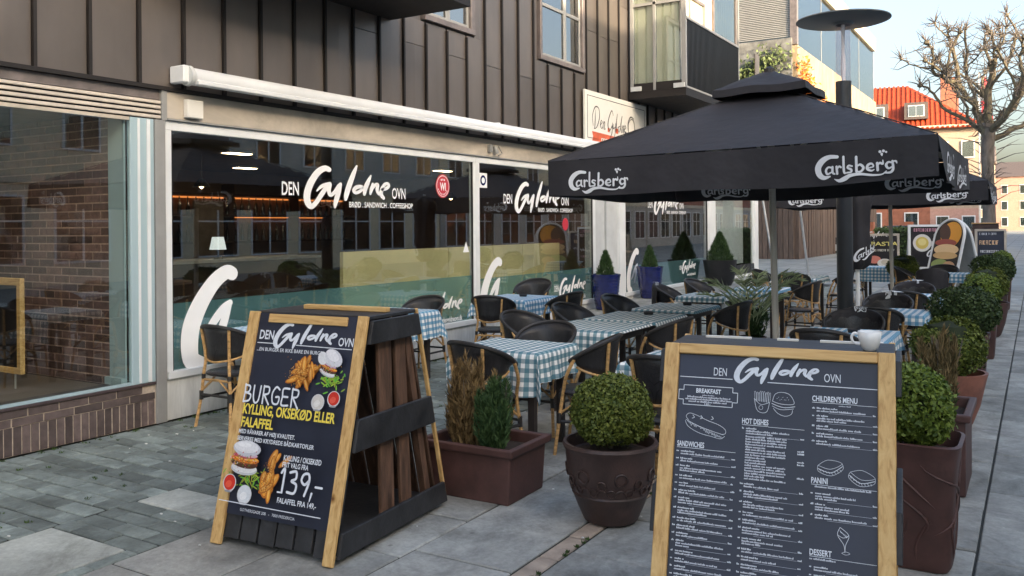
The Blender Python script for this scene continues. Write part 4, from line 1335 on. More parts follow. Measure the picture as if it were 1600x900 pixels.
MB().box(-10.9, -.9, 11.1, 7.2, -.3, 11.3).build('eaves', 'cream_trim', OH)
for i, x_ in enumerate((-2.5, 1.2)):
    dm = MB().box(-1.1, -.5, 0, 1.1, 2.2, 1.7).build('dormer', 'roof_far', OH, loc=(x_, .2, 12.1))
    MB().box(-.75, -.56, .25, .75, -.51, 1.4).build('frame', 'white_frame', dm)
    MB().box(-.66, -.60, .32, -.04, -.565, 1.32).box(.04, -.60, .32, .66, -.565, 1.32).build('pane', 'glass_sky', dm)
dm = MB().box(-.45, -.3, 0, .45, .6, .6).build('roof_window', 'white_frame', OH, loc=(-4.2, 3.0, 14.6))
MB().box(-.35, -.33, .1, .35, -.305, .5).build('pane', 'glass_far', dm)
MB().box(3.6, 6, 12, 5.3, 7.3, 17.0).build('chimney', 'brick_far', OH)
wm = MB().box(-.6, -.05, 0, .6, 0, 1.7).mesh('window', 'white_frame'); pmn = MB().box(-.5, -.07, .1, .5, -.052, 1.6).mesh('pane', 'glass_far')
for x_ in (-9, -6.5, -4, -1.5, 1, 3.5, 5.8):
    for z_ in (4.2, 8.0, .6):
        o = obj('window', wm, OH, (x_, -.46, z_)); obj('pane', pmn, o)
def farhouse(label, x, y, w, h, mw, rz=0, rf='roof_far', d=10):
    t = thing('far_house', label, 'house', (x, y, 0), rz)
    MB().box(-w / 2, 0, 0, w / 2, d, h).build('wall', mw, t)
    r = MB(); r.v = [(-w / 2 - .3, -.3, h), (w / 2 + .3, -.3, h), (w / 2 + .3, d + .3, h), (-w / 2 - .3, d + .3, h), (-w / 2 - .3, d / 2, h + 3), (w / 2 + .3, d / 2, h + 3)]
    r.f = [(0, 1, 5, 4), (2, 3, 4, 5), (0, 4, 3), (1, 2, 5), (0, 3, 2, 1)]; r.mi = [0] * 5
    r.build('roof', rf, t)
    n = max(2, int(w / 2.6)); nf = int((h - .5) / 3)
    wm = MB().box(-.55, -.06, 0, .55, 0, 1.7).mesh('window', 'white_frame'); pm_ = MB().box(-.45, -.08, .1, .45, -.061, 1.6).mesh('pane', 'glass_far')
    for i in range(n):
        for j in range(nf):
            o = obj('window', wm, t, (-w / 2 + (i + .5) * w / n, 0, .8 + 3 * j)); obj('pane', pm_, o)
    return t
farhouse('pale cream gabled house far down the street behind the bare tree', -12.0, 170, 11, 12, 'far_cream')
farhouse('pinkish house far down the street beside the cream house', -2.2, 185, 9, 10, 'far_pink')
farhouse('cream house closing the far end of the street', 7, 192, 10, 12, 'cream_trim')
farhouse('orange lit narrow house just behind the bare tree', -11.2, 128, 7.5, 8.5, 'plaster', 0, 'tile')
farhouse('grey house behind the office building', -34, 110, 22, 10, 'grey_wall')
farhouse('red brick low house beyond the hedge under the parasols', -14.5, 78, 14, 5.6, 'brick_far', .1, 'roof_far', 6)
# low garden wall with pillars in front of the far houses
GW = thing('garden_wall', 'low pale garden wall with brick pillars beyond the hedge', 'wall', (-10, 60, 0))
MB().box(-9, 0, 0, 8, .3, 1.1).build('wall', 'far_cream', GW)
pm_ = MB().box(-.25, -.1, 0, .25, .4, 1.7).mesh('pillar', 'brick_far')
for i in range(8): obj('pillar', pm_, GW, (-8.5 + i * 2.3, 0, 0))
# hedge
hd = thing('hedge', 'clipped green hedge beyond the terrace under the parasols', 'hedge', (-3.75, 32, 0))
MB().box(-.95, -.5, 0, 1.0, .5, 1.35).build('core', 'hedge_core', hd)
m = MB()
def f3():
    t = random.random()
    if t < .45: return (random.uniform(-1.0, 1.05), -.55 + random.gauss(0, .05), random.uniform(0, 1.45))
    if t < .9: return (random.uniform(-1.0, 1.05), random.uniform(-.55, .5), 1.4 + random.gauss(0, .05))
    return (1.02 + random.gauss(0, .04), random.uniform(-.5, .5), random.uniform(0, 1.4))
leafcloud(m, 3000, f3, .055)
m.build('foliage', 'hedge', hd)

# ------------------------------------------------------------------ plants
def fastleaves(name, centers, normals, size, mat_, aspect=.55, jitter=.8):
    """one mesh of many small leaf diamonds"""
    n = len(centers)
    nr = normals + rng.normal(0, jitter, (n, 3))
    nr /= np.linalg.norm(nr, axis=1)[:, None]
    t = rng.normal(0, 1, (n, 3))
    a = np.cross(nr, t); a /= np.linalg.norm(a, axis=1)[:, None]
    b = np.cross(nr, a)
    s = size * rng.uniform(.6, 1.35, n)[:, None]
    V = np.empty((n, 4, 3))
    V[:, 0] = centers - a * s; V[:, 1] = centers - b * s * aspect; V[:, 2] = centers + a * s; V[:, 3] = centers + b * s * aspect
    me = bpy.data.meshes.new(name)
    me.vertices.add(n * 4); me.vertices.foreach_set('co', V.ravel())
    me.loops.add(n * 4); me.loops.foreach_set('vertex_index', np.arange(n * 4, dtype=np.int32))
    me.polygons.add(n); me.polygons.foreach_set('loop_start', np.arange(0, n * 4, 4, dtype=np.int32))
    me.materials.append(M[mat_])
    me.update(calc_edges=True)
    return me

def boxball(mat_, r, h, n, size, lump=.06, seed=1, square=None):
    """clipped box ball: (radius, height) leaves spread through an uneven shell"""
    g_ = np.random.default_rng(seed)
    d = g_.normal(0, 1, (n, 3)); d /= np.linalg.norm(d, axis=1)[:, None]
    k = g_.normal(0, 1, (14, 3)); k /= np.linalg.norm(k, axis=1)[:, None]
    amp = g_.uniform(-1, 1, 14)
    bump_ = (np.maximum(0, d @ k.T - .6) * amp).sum(1)
    rad = 1 - np.abs(g_.normal(0, .10, n)) + bump_ * lump * 4 + g_.normal(0, .012, n) + (g_.random(n) > .93) * g_.uniform(0, .11, n)
    P = d * rad[:, None]
    P[:, 2] = np.where(P[:, 2] < 0, P[:, 2] * .85, P[:, 2])
    C = P * np.array([r, r, h / 2])
    q = g_.normal(0, 1, (9, 3)); phs = g_.uniform(0, 6.28, 9)
    field = np.sin(d @ q.T * 5.5 + phs).sum(1)
    keep = (field > -3.2 - 2.0 * g_.random(n)) | (rad < .86)
    C = C[keep]; d = d[keep]
    me = fastleaves('foliage', C, d, size, mat_)
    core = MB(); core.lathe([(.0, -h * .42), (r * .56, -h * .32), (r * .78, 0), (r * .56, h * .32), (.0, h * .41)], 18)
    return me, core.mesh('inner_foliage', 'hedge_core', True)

def conifer_leaves(mat_, r, h, n, size, seed=1, pw=.8, col_=False, up=.8):
    g_ = np.random.default_rng(seed)
    z = g_.random(n) ** .9
    ang = g_.uniform(0, 2 * PI, n)
    if col_:
        nl = 11
        lc = g_.normal(0, r * .42, (nl, 2)); lh = g_.uniform(.55, 1.0, nl); lr = r * g_.uniform(.22, .48, nl)
        w_ = g_.integers(0, nl, n)
        rr = lr[w_] * np.sin(np.clip(z * .88 + .14, 0, 1) * PI) ** .7
        z = z * lh[w_]
    else: rr = r * (1 - z) ** pw * (1 - .35 * np.exp(-z * 14))
    rr = rr * (1 - np.abs(g_.normal(0, .18, n))) * (1 + .14 * np.sin(ang * 5 + z * 9))
    C = np.stack([rr * np.cos(ang), rr * np.sin(ang), z * h], 1)
    if col_:
        C[:, :2] += lc[w_] * (.35 + .65 * z[:, None])
    m_ = bpy.data.meshes.new('foliage')
    nrm = np.stack([np.cos(ang), np.sin(ang), np.zeros(n)], 1)
    out = nrm * .45 + np.array([0, 0, up]) + g_.normal(0, .25, (n, 3))
    out /= np.linalg.norm(out, axis=1)[:, None]
    side = np.cross(out, g_.normal(0, 1, (n, 3))); side /= np.linalg.norm(side, axis=1)[:, None]
    s = size * g_.uniform(.6, 1.4, n)[:, None]
    V = np.empty((n, 4, 3)); V[:, 0] = C - out * s * .5; V[:, 1] = C + side * s * .16; V[:, 2] = C + out * s * 1.2; V[:, 3] = C - side * s * .16
    m_.vertices.add(n * 4); m_.vertices.foreach_set('co', V.ravel())
    m_.loops.add(n * 4); m_.loops.foreach_set('vertex_index', np.arange(n * 4, dtype=np.int32))
    m_.polygons.add(n); m_.polygons.foreach_set('loop_start', np.arange(0, n * 4, 4, dtype=np.int32))
    m_.materials.append(M[mat_]); m_.update(calc_edges=True)
    return m_

def pot_round(root, prof, mat_, soil_r, soil_z, square=None, n=40):
    m = MB(); m.lathe(prof, n, square=square)
    o = m.build('pot', mat_, root, smooth=True)
    s = MB(); s.lathe([(soil_r, soil_z - .01), (soil_r * .5, soil_z + .012), (0, soil_z + .015)], n, square=square)
    s.build('soil', 'soil', root)
    return o

def ballplant(label, x, y, potf, ball, zc, r, h, rz=0, name='potted_boxwood', group=None):
    t = thing(name, label, 'potted plant', (x, y, 0), rz, group)
    potf(t)
    me, core = ball
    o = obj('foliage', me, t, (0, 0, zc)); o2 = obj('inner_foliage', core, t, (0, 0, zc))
    MB().tube([(0, 0, max(.1, zc - h)), (0.005, 0, zc)], .014, 7).build('stem', 'bark', t)
    return t
# round relief pot with a box ball in front
def pot_relief(t):
    prof = [(.125, 0), (.15, .012), (.185, .09), (.21, .155), (.217, .165), (.212, .175), (.243, .29), (.252, .40), (.262, .415), (.268, .43), (.262, .446), (.246, .446), (.238, .42), (.235, .38)]
    p = pot_round(t, prof, 'pot_brown', .232, .385)
    m = MB()
    def onpot(a, z, off=.004):
        rr = np.interp(z, [.155, .175, .29, .40], [.212, .212, .243, .252]) + off
        return (rr * math.cos(a), rr * math.sin(a), z)
    for k in range(14):
        a0 = 2 * PI * k / 14
        big = k % 2 == 0
        R0 = .034 if big else .024
        zc = .285 if big else .25
        m.tube([onpot(a0 + R0 / .24 * math.cos(q), zc + R0 * math.sin(q)) for q in [2 * PI * i / 14 for i in range(15)]], .0055, 5, False)
        m.tube([onpot(a0 + PI / 14 + .022 / .22 * math.cos(q), .205 + .022 * math.sin(q)) for q in [2 * PI * i / 12 for i in range(13)]], .005, 5, False)
        m.tube([onpot(a0 + .022 / .22 * math.cos(q), .205 + .02 * math.sin(q)) for q in [PI * i / 8 for i in range(9)]], .005, 5, False)
    m.build('relief_ornament', 'pot_brown', p, smooth=True)
ballA = boxball('box_leaf', .238, .44, 13000, .012, seed=3, lump=.11)
ballplant('clipped round box ball in a brown ring-relief pot left of the menu board', -2.055, 4.42, pot_relief, ballA, .60, .23, .42)

# rectangular planter with a dry conifer and a green one
t = thing('rectangular_planter', 'brown oblong planter with a dried conifer and a green one behind the burger board', 'planter', (-2.97, 4.53, 0), 0)
def rectpot(t, lx, ly, h, mat_, taper=.9, lip=.03):
    m = MB()
    def rr(x, y, z): return [(-x, -y, z), (x, -y, z), (x, y, z), (-x, y, z)]
    L = [rr(lx * taper / 2, ly * taper / 2, 0), rr(lx / 2 - .015, ly / 2 - .015, h - .05), rr(lx / 2 + lip * .4, ly / 2 + lip * .4, h - .045), rr(lx / 2 + lip * .5, ly / 2 + lip * .5, h), rr(lx / 2 - .03, ly / 2 - .03, h), rr(lx / 2 - .035, ly / 2 - .035, h - .08)]
    for l in L: m.v += l
    m.f.append((3, 2, 1, 0)); m.mi.append(0)
    for i in range(5):
        for k in range(4):
            k2 = (k + 1) % 4
            m.f.append((i * 4 + k, i * 4 + k2, i * 4 + 4 + k2, i * 4 + 4 + k)); m.mi.append(0)
    m.build('pot', mat_, t, bevel=.008, seg=2)
    MB().box(-lx / 2 + .036, -ly / 2 + .036, h - .12, lx / 2 - .036, ly / 2 - .036, h - .065).build('soil', 'soil', t)
rectpot(t, .66, .48, .335, 'pot_red')
t.rotation_euler = (0, 0, .02)
obj('dry_foliage', conifer_leaves('dry', .18, .52, 3400, .032, 4, col_=True, up=1.2), t, (-.13, -.02, .27))['label'] = 'dried brown conifer'
obj('green_foliage', conifer_leaves('conifer', .15, .46, 7500, .026, 5, col_=True), t, (.1, -.06, .27))['label'] = 'green conifer'
obj('dry_foliage', conifer_leaves('dry', .12, .6, 1100, .045, 6, col_=True, up=1.5), t, (-.08, .03, .27))
m = MB()
for k in range(16):
    a = random.uniform(0, 2 * PI); q = random.uniform(.03, .15)
    cx = -.13 if k % 2 else .1
    m.tube([(cx, 0, .27), (cx + q * .5 * math.cos(a), q * .5 * math.sin(a), .47), (cx + q * math.cos(a), q * math.sin(a), .7)], [.006, .004, .0015], 5)
m.build('stem', 'bark', t)

# row of planters along the right edge of the terrace
def tall_relief(t):
    m = MB()
    p = pot_round(t, [(.165, 0), (.175, .02), (.205, .52), (.215, .585), (.222, .60), (.205, .605), (.198, .57), (.195, .52)], 'pot_red', .192, .53, square=6, n=44)
    m = MB()
    for k in range(26):
        a0 = R(k * 14)
        pts = []
        for i in range(9):
            u = i / 8
            a = a0 + (.28 + .2 * (k % 3)) * math.sin(u * (1.6 + .5 * (k % 4)) + k * 1.7)
            z = .05 + .13 * (k % 3) + u * .2
            cc, ss = abs(math.cos(a)), abs(math.sin(a))
            q = 1 / ((cc ** 6 + ss ** 6) ** (1 / 6))
            rr = (.172 + (z / .52) * .034) * q + .002
            pts.append((rr * math.cos(a), rr * math.sin(a), z))
        m.tube(pts, [.001, .004, .006, .0065, .0065, .006, .005, .003, .001], 6)
    m.build('relief_ornament', 'pot_red', p, smooth=True)
ballB = boxball('box_bright', .2, .42, 8000, .014, seed=8, lump=.15)
ballC = boxball('box_leaf', .27, .47, 8000, .017, seed=9, lump=.2)
ballD = boxball('box_dark', .31, .5, 8000, .017, seed=10, lump=.2)
ballE = boxball('box_bright', .265, .45, 6000, .019, seed=12, lump=.18)
ballplant('bright green box ball in a tall brown pot with wavy relief beside the menu board', -.53, 4.66, tall_relief, ballB, .735, .2, .4)
t = thing('rectangular_planter', 'brown oblong planter with a half dried conifer in the right hand row', 'planter', (-.53, 6.1, 0))
rectpot(t, .34, .62, .5, 'pot_red')
obj('dry_foliage', conifer_leaves('dry_mix', .125, .6, 3600, .034, 14, col_=True, up=1.2), t, (0, -.08, .42))
obj('green_foliage', conifer_leaves('conifer', .12, .34, 2500, .03, 15, col_=True), t, (0, -.02, .42))
m = MB()
for k in range(10):
    a = random.uniform(0, 2 * PI); q = random.uniform(.03, .14)
    m.tube([(0, -.05, .43), (q * .5 * math.cos(a), q * .5 * math.sin(a) - .05, .6), (q * math.cos(a), q * math.sin(a) - .05, .92)], [.006, .004, .0015], 5)
m.build('stem', 'bark', t)
def bowl(m_, r=.27, h=.44):
    def f(t): pot_round(t, [(r * .5, 0), (r * .62, .03), (r * .82, h * .4), (r * .96, h * .8), (r, h * .9), (r * 1.04, h), (r * .95, h), (r * .9, h * .86)], m_, r * .9, h * .88)
    return f
def cube(m_, w=.2, h=.55):
    def f(t): pot_round(t, [(w * .8, 0), (w * .83, .02), (w, h * .92), (w * 1.08, h * .93), (w * 1.08, h), (w * .94, h), (w * .92, h * .88)], m_, w * .9, h * .9, square=9, n=44)
    return f
ballplant('large uneven box ball in a terracotta bowl in the right hand row', -.62, 7.85, bowl('pot_terra'), ballC, .66, .29, .5)
ballplant('dark box ball in a square brown pot between two paler balls on the right', -.62, 9.9, cube('pot_red', .19, .52), ballD, .74, .31, .5)
ballplant('bright yellow green box ball in a brown pot beyond the dark one', -.62, 12.0, cube('pot_red', .2, .55), ballE, .78, .29, .48)
ballplant('mid green box ball in the right hand row, third from the far end', -.62, 14.2, bowl('pot_red', .27, .5), ballC, .78, .29, .5)
ballplant('box ball in a dark square pot, second from the far end of the right row', -.62, 16.6, cube('pot_brown', .2, .6), ballD, .85, .31, .5)
ballplant('box ball at the far end of the right hand row before the chalkboard', -.62, 18.8, cube('pot_red', .2, .6), ballE, .86, .29, .48)
t = thing('potted_conifer', 'small dried conifer sprig in a narrow pot between box balls on the right', 'potted plant', (-.72, 10.95, 0))
pot_round(t, [(.1, 0), (.13, .4), (.12, .4), (.11, .36)], 'pot_brown', .115, .37)
obj('foliage', conifer_leaves('dry_mix', .14, .5, 1600, .035, 19, col_=True), t, (0, 0, .36))
ballplant('box ball standing alone between the far chairs and the black poster', -2.15, 17.6, bowl('pot_brown', .26, .5), ballC, .82, .29, .5)

# blue glazed pots with cone conifers by the white pillar
def bluepot(t):
    p = pot_round(t, [(.15, 0), (.17, .02), (.215, .3), (.235, .52), (.25, .58), (.235, .585), (.225, .55)], 'pot_blue', .22, .545)
    m = MB()
    for j in range(9):
        z = .1 + j * .05
        r0 = np.interp(z, [.02, .3, .52], [.17, .215, .235]) + .002
        m.tube([((r0) * math.cos(q), (r0) * math.sin(q), z + .004 * math.sin(q * 9 + j)) for q in [2 * PI * i / 40 for i in range(41)]], .004, 5, False)
    m.build('relief_ornament', 'pot_blue', p, smooth=True)
cone = conifer_leaves('conifer', .16, .42, 3200, .035, 21)
for i, (x_, y_, lb) in enumerate(((-6.1, 13.0, 'blue glazed pot with a small cone conifer left of the white pillar'), (-6.1, 14.9, 'blue glazed pot with a small cone conifer right of the white pillar'))):
    z0 = float(np.interp(y_, [9.2, 11.6, 14.0], [0, .2, .3]))
    t = thing('potted_conifer', lb, 'potted plant', (x_, y_, z0), i * .7, 'blue pots by the cafe entrance')
    bluepot(t)
    obj('foliage', cone, t, (0, 0, .53)); MB().tube([(0, 0, .54), (0, 0, .85)], .012, 6).build('stem', 'bark', t)
t = thing('potted_conifer', 'cone conifer in a wide dark pot at the far end of the shop windows', 'potted plant', (-6.0, 18.7, .3))
pot_round(t, [(.24, 0), (.3, .1), (.36, .5), (.37, .56), (.34, .56), (.33, .52)], 'black', .33, .53, n=32)
obj('foliage', conifer_leaves('conifer', .3, .65, 4500, .045, 23), t, (0, 0, .5))
# palm
def palm():
    t = thing('potted_palm', 'low feathery palm in a dark pot in the middle of the terrace', 'potted plant', (-3.0, 10.6, 0))
    t.scale = (.85, .85, .9)
    pot_round(t, [(.14, 0), (.16, .02), (.19, .28), (.2, .3), (.18, .3), (.17, .27)], 'pot_brown', .17, .27)
    m = MB()
    for k in range(15):
        a = k * 2.4 + random.uniform(-.2, .2); L = random.uniform(.5, .75); lift = random.uniform(.75, 1.5)
        prev = None; pts = []
        for i in range(12):
            u = i / 11
            rr = L * u; z = .3 + lift * (u * 1.3 - u * u * .75) + .1 * u
            pts.append(Vector((rr * math.cos(a), rr * math.sin(a), z)))
        m.tube(pts, [.008 - .0006 * i for i in range(12)], 4)
        for i in range(2, 12):
            p = pts[i]; d = (pts[i] - pts[i - 1]).normalized(); sd_ = Vector((-math.sin(a), math.cos(a), 0))
            for sgn in (-1, 1):
                for q in (0, .5):
                    pp = p - d * q * .05
                    ll = .17 * math.sin(PI * (i + 1) / 14) + .05
                    e = pp + (sd_ * sgn * .8 + d * .7 + Vector((0, 0, random.uniform(-.1, .35)))).normalized() * ll
                    w = Vector((0, 0, .0075))
                    m.poly([tuple(pp - w), tuple((pp + e) / 2 - w * 1.1), tuple(e), tuple((pp + e) / 2 + w * 1.1), tuple(pp + w)])
    m.build('frond', 'palm', t)
    obj('foliage', conifer_leaves('conifer', .17, .45, 2600, .05, 31, col_=True), t, (0, 0, .28))
palm()

# pollarded tree
def tree():
    t = thing('bare_tree', 'bare pollarded street tree with knobbly branch ends', 'tree', (-1.53, 36.5, 0))
    m = MB()
    m.tube([(0, 0, -.05), (.03, 0, .6), (0, 0, 2.5), (-.03, .03, 4.2), (.02, 0, 5.3)], [.31, .24, .215, .215, .25], 14)
    m.build('trunk', 'bark', t, smooth=True)
    b = MB(); tw = MB(); kn = MB()
    rx = Vector((.8545, .5195, 0)); vy = Vector((-.5195, .8545, 0))
    def W(dx, dz, dd): return rx * dx + vy * dd + Vector((0, 0, dz))
    random.seed(21)
    def knob(p, r):
        MB().tube([p - Vector((0, 0, r)), p - Vector((0, 0, r * .5)), p + Vector((0, 0, r * .4)), p + Vector((0, 0, r))], [r * .4, r * 1.1, r, r * .3], 7).build('knob', 'moss_bark', t, smooth=True)
        for _ in range(14):
            d = Vector((random.gauss(0, 1), random.gauss(0, 1), random.gauss(.8, .8))).normalized()
            L = random.uniform(.25, .7)
            tw.tube([p, p + d * L * .5 + Vector((0, 0, .03)), p + d * L], [.018, .012, .005], 4, False)
    def limb(p0, p1, r0, r1, wig=.12, sub=3, curve=None):
        d = p1 - p0; L = d.length
        side = Vector((random.gauss(0, 1), random.gauss(0, 1), random.gauss(0, .4))).normalized()
        pts = []; rs = []
        for i in range(8):
            u = i / 7
            q = p0 + d * u + side * math.sin(u * PI) * wig * L + Vector((random.gauss(0, 1), random.gauss(0, 1), random.gauss(0, 1))) * .05 * r0 * 8 * (0 < i < 7)
            if curve: q += Vector(curve) * math.sin(u * PI)
            pts.append(q); rs.append(r0 + (r1 - r0) * u)
        MB().tube(pts, rs, 8).build('branch', 'moss_bark', t, smooth=True)
        for _ in range(sub * 6):
            i = random.randint(1, 6)
            dd = Vector((random.gauss(0, 1), random.gauss(0, 1), random.gauss(.3, .8))).normalized()
            l = random.uniform(.35, 1.1)
            mid = pts[i] + dd * l * .55 + Vector((random.gauss(0, .06),) * 3)
            tw.tube([pts[i], mid, pts[i] + dd * l + Vector((0, 0, random.uniform(-.1, .25)))], [.022, .014, .005], 4, False)
        return pts
    # main limbs: start offset, targets in the crown (sideways, height, depth)
    l1 = limb(W(-.1, 4.9, 0), W(-.85, 6.5, .1), .15, .10)
    l2 = limb(l1[-1], W(-1.95, 7.3, .2), .09, .06, .1); l2b = limb(l2[-1], W(-2.15, 8.35, .2), .06, .04); knob(l2b[-1], .1)
    l2c = limb(l2[4], W(-1.5, 8.0, -.3), .055, .035); knob(l2c[-1], .07)
    l3 = limb(l1[-1], W(-1.0, 8.7, 0), .09, .05, .06, curve=(-.15, -.1, 0)); knob(l3[-1], .08)
    l4 = limb(l1[5], W(-.5, 8.95, .6), .07, .04); knob(l4[-1], .08)
    l5 = limb(l1[-1], W(-1.35, 7.9, .9), .06, .035); knob(l5[-1], .07)
    l6 = limb(W(0, 5.0, 0), W(.1, 7.5, -.1), .15, .11, .02); knob(l6[-1], .13)
    tops = [(l6[-1], (.0, 8.8, 0)), (l6[6], (.7, 8.6, .3)), (l6[5], (-.35, 8.5, -.8)), (l6[4], (.45, 8.2, -1.0))]
    l10 = limb(W(.1, 5.0, 0), W(1.6, 7.1, 0), .15, .09, .06)
    tops += [(l10[-1], (1.9, 8.8, .1)), (l10[5], (.95, 9.4, .4)), (l10[6], (2.3, 7.9, .8)), (l10[4], (1.3, 8.2, -.9))]
    l13 = limb(W(.15, 4.7, 0), W(2.3, 6.0, .4), .11, .06)
    tops += [(l13[-1], (3.0, 6.7, .5)), (l13[4], (2.5, 7.3, .6)), (l13[5], (2.8, 5.6, -.5))]
    l15 = limb(W(0, 4.9, 0), W(.4, 7.0, 1.9), .12, .06)
    tops += [(l15[-1], (.3, 8.2, 2.2)), (l15[4], (-.8, 8.0, 2.2)), (l15[5], (1.4, 7.8, 2.4))]
    l17 = limb(W(0, 4.9, 0), W(.2, 6.7, -1.9), .12, .06)
    tops += [(l17[-1], (.0, 8.0, -2.3)), (l17[4], (1.2, 7.8, -1.9)), (l17[5], (-.9, 7.6, -2.2))]
    l19 = limb(W(0, 4.8, 0), W(-1.0, 6.1, 1.4), .1, .06)
    tops += [(l19[-1], (-1.7, 7.0, 1.7)), (l19[4], (-.7, 7.4, 1.9)), (l1[4], (-1.5, 6.2, -.8)), (l2[5], (-2.4, 7.6, -.2)), (l3[5], (-1.3, 8.9, .3))]
    for p_, e_ in tops:
        q_ = limb(p_, W(*e_), .06, .032, .12, sub=2); knob(q_[-1], random.uniform(.06, .1))
        if random.random() > .3:
            r2 = limb(q_[4], W(e_[0] + random.gauss(0, .4), e_[1] + random.uniform(-.2, .3), e_[2] + random.gauss(0, .4)), .035, .02, .12, sub=1); knob(r2[-1], .05)
    for _ in range(60):
        z = random.uniform(2.4, 5.2); a = random.uniform(0, 2 * PI)
        p = Vector((.3 * math.cos(a), .3 * math.sin(a), z)); e = p + Vector((math.cos(a), math.sin(a), random.uniform(-.1, .6))) * random.uniform(.4, 1.3)
        tw.tube([p, (p + e) / 2 + Vector((0, 0, .08)), e], [.02, .012, .004], 4, False)
    o = tw.build('twig', 'bark', t); o['kind'] = 'stuff'
    random.seed(5)
    return t
tree()

# ------------------------------------------------------------------ street lamp
LP = thing('street_lamp', 'tall black street lamp with a clear glass neck and a wide flat disc on top', 'street lamp', (-2.06, 11.4, 0))
MB().lathe([(.13, 0), (.13, .02), (.098, .04), (.094, 3.42), (.0, 3.42)], 24).build('post', 'lamp_black', LP, smooth=True)
MB().lathe([(.088, 3.42), (.088, 4.13)], 24).build('glass_neck', 'glass_lamp', LP, smooth=True)
MB().lathe([(.022, 3.42), (.03, 3.6), (.018, 3.8), (.022, 4.13)], 10).build('lamp_tube', 'print_white', LP, smooth=True)
MB().lathe([(.0, 4.13), (.11, 4.13), (.13, 4.155), (.52, 4.17), (.56, 4.182), (.56, 4.195), (.5, 4.21), (.1, 4.27), (0, 4.28)], 48).build('disc', 'lamp_disc', LP, smooth=True)

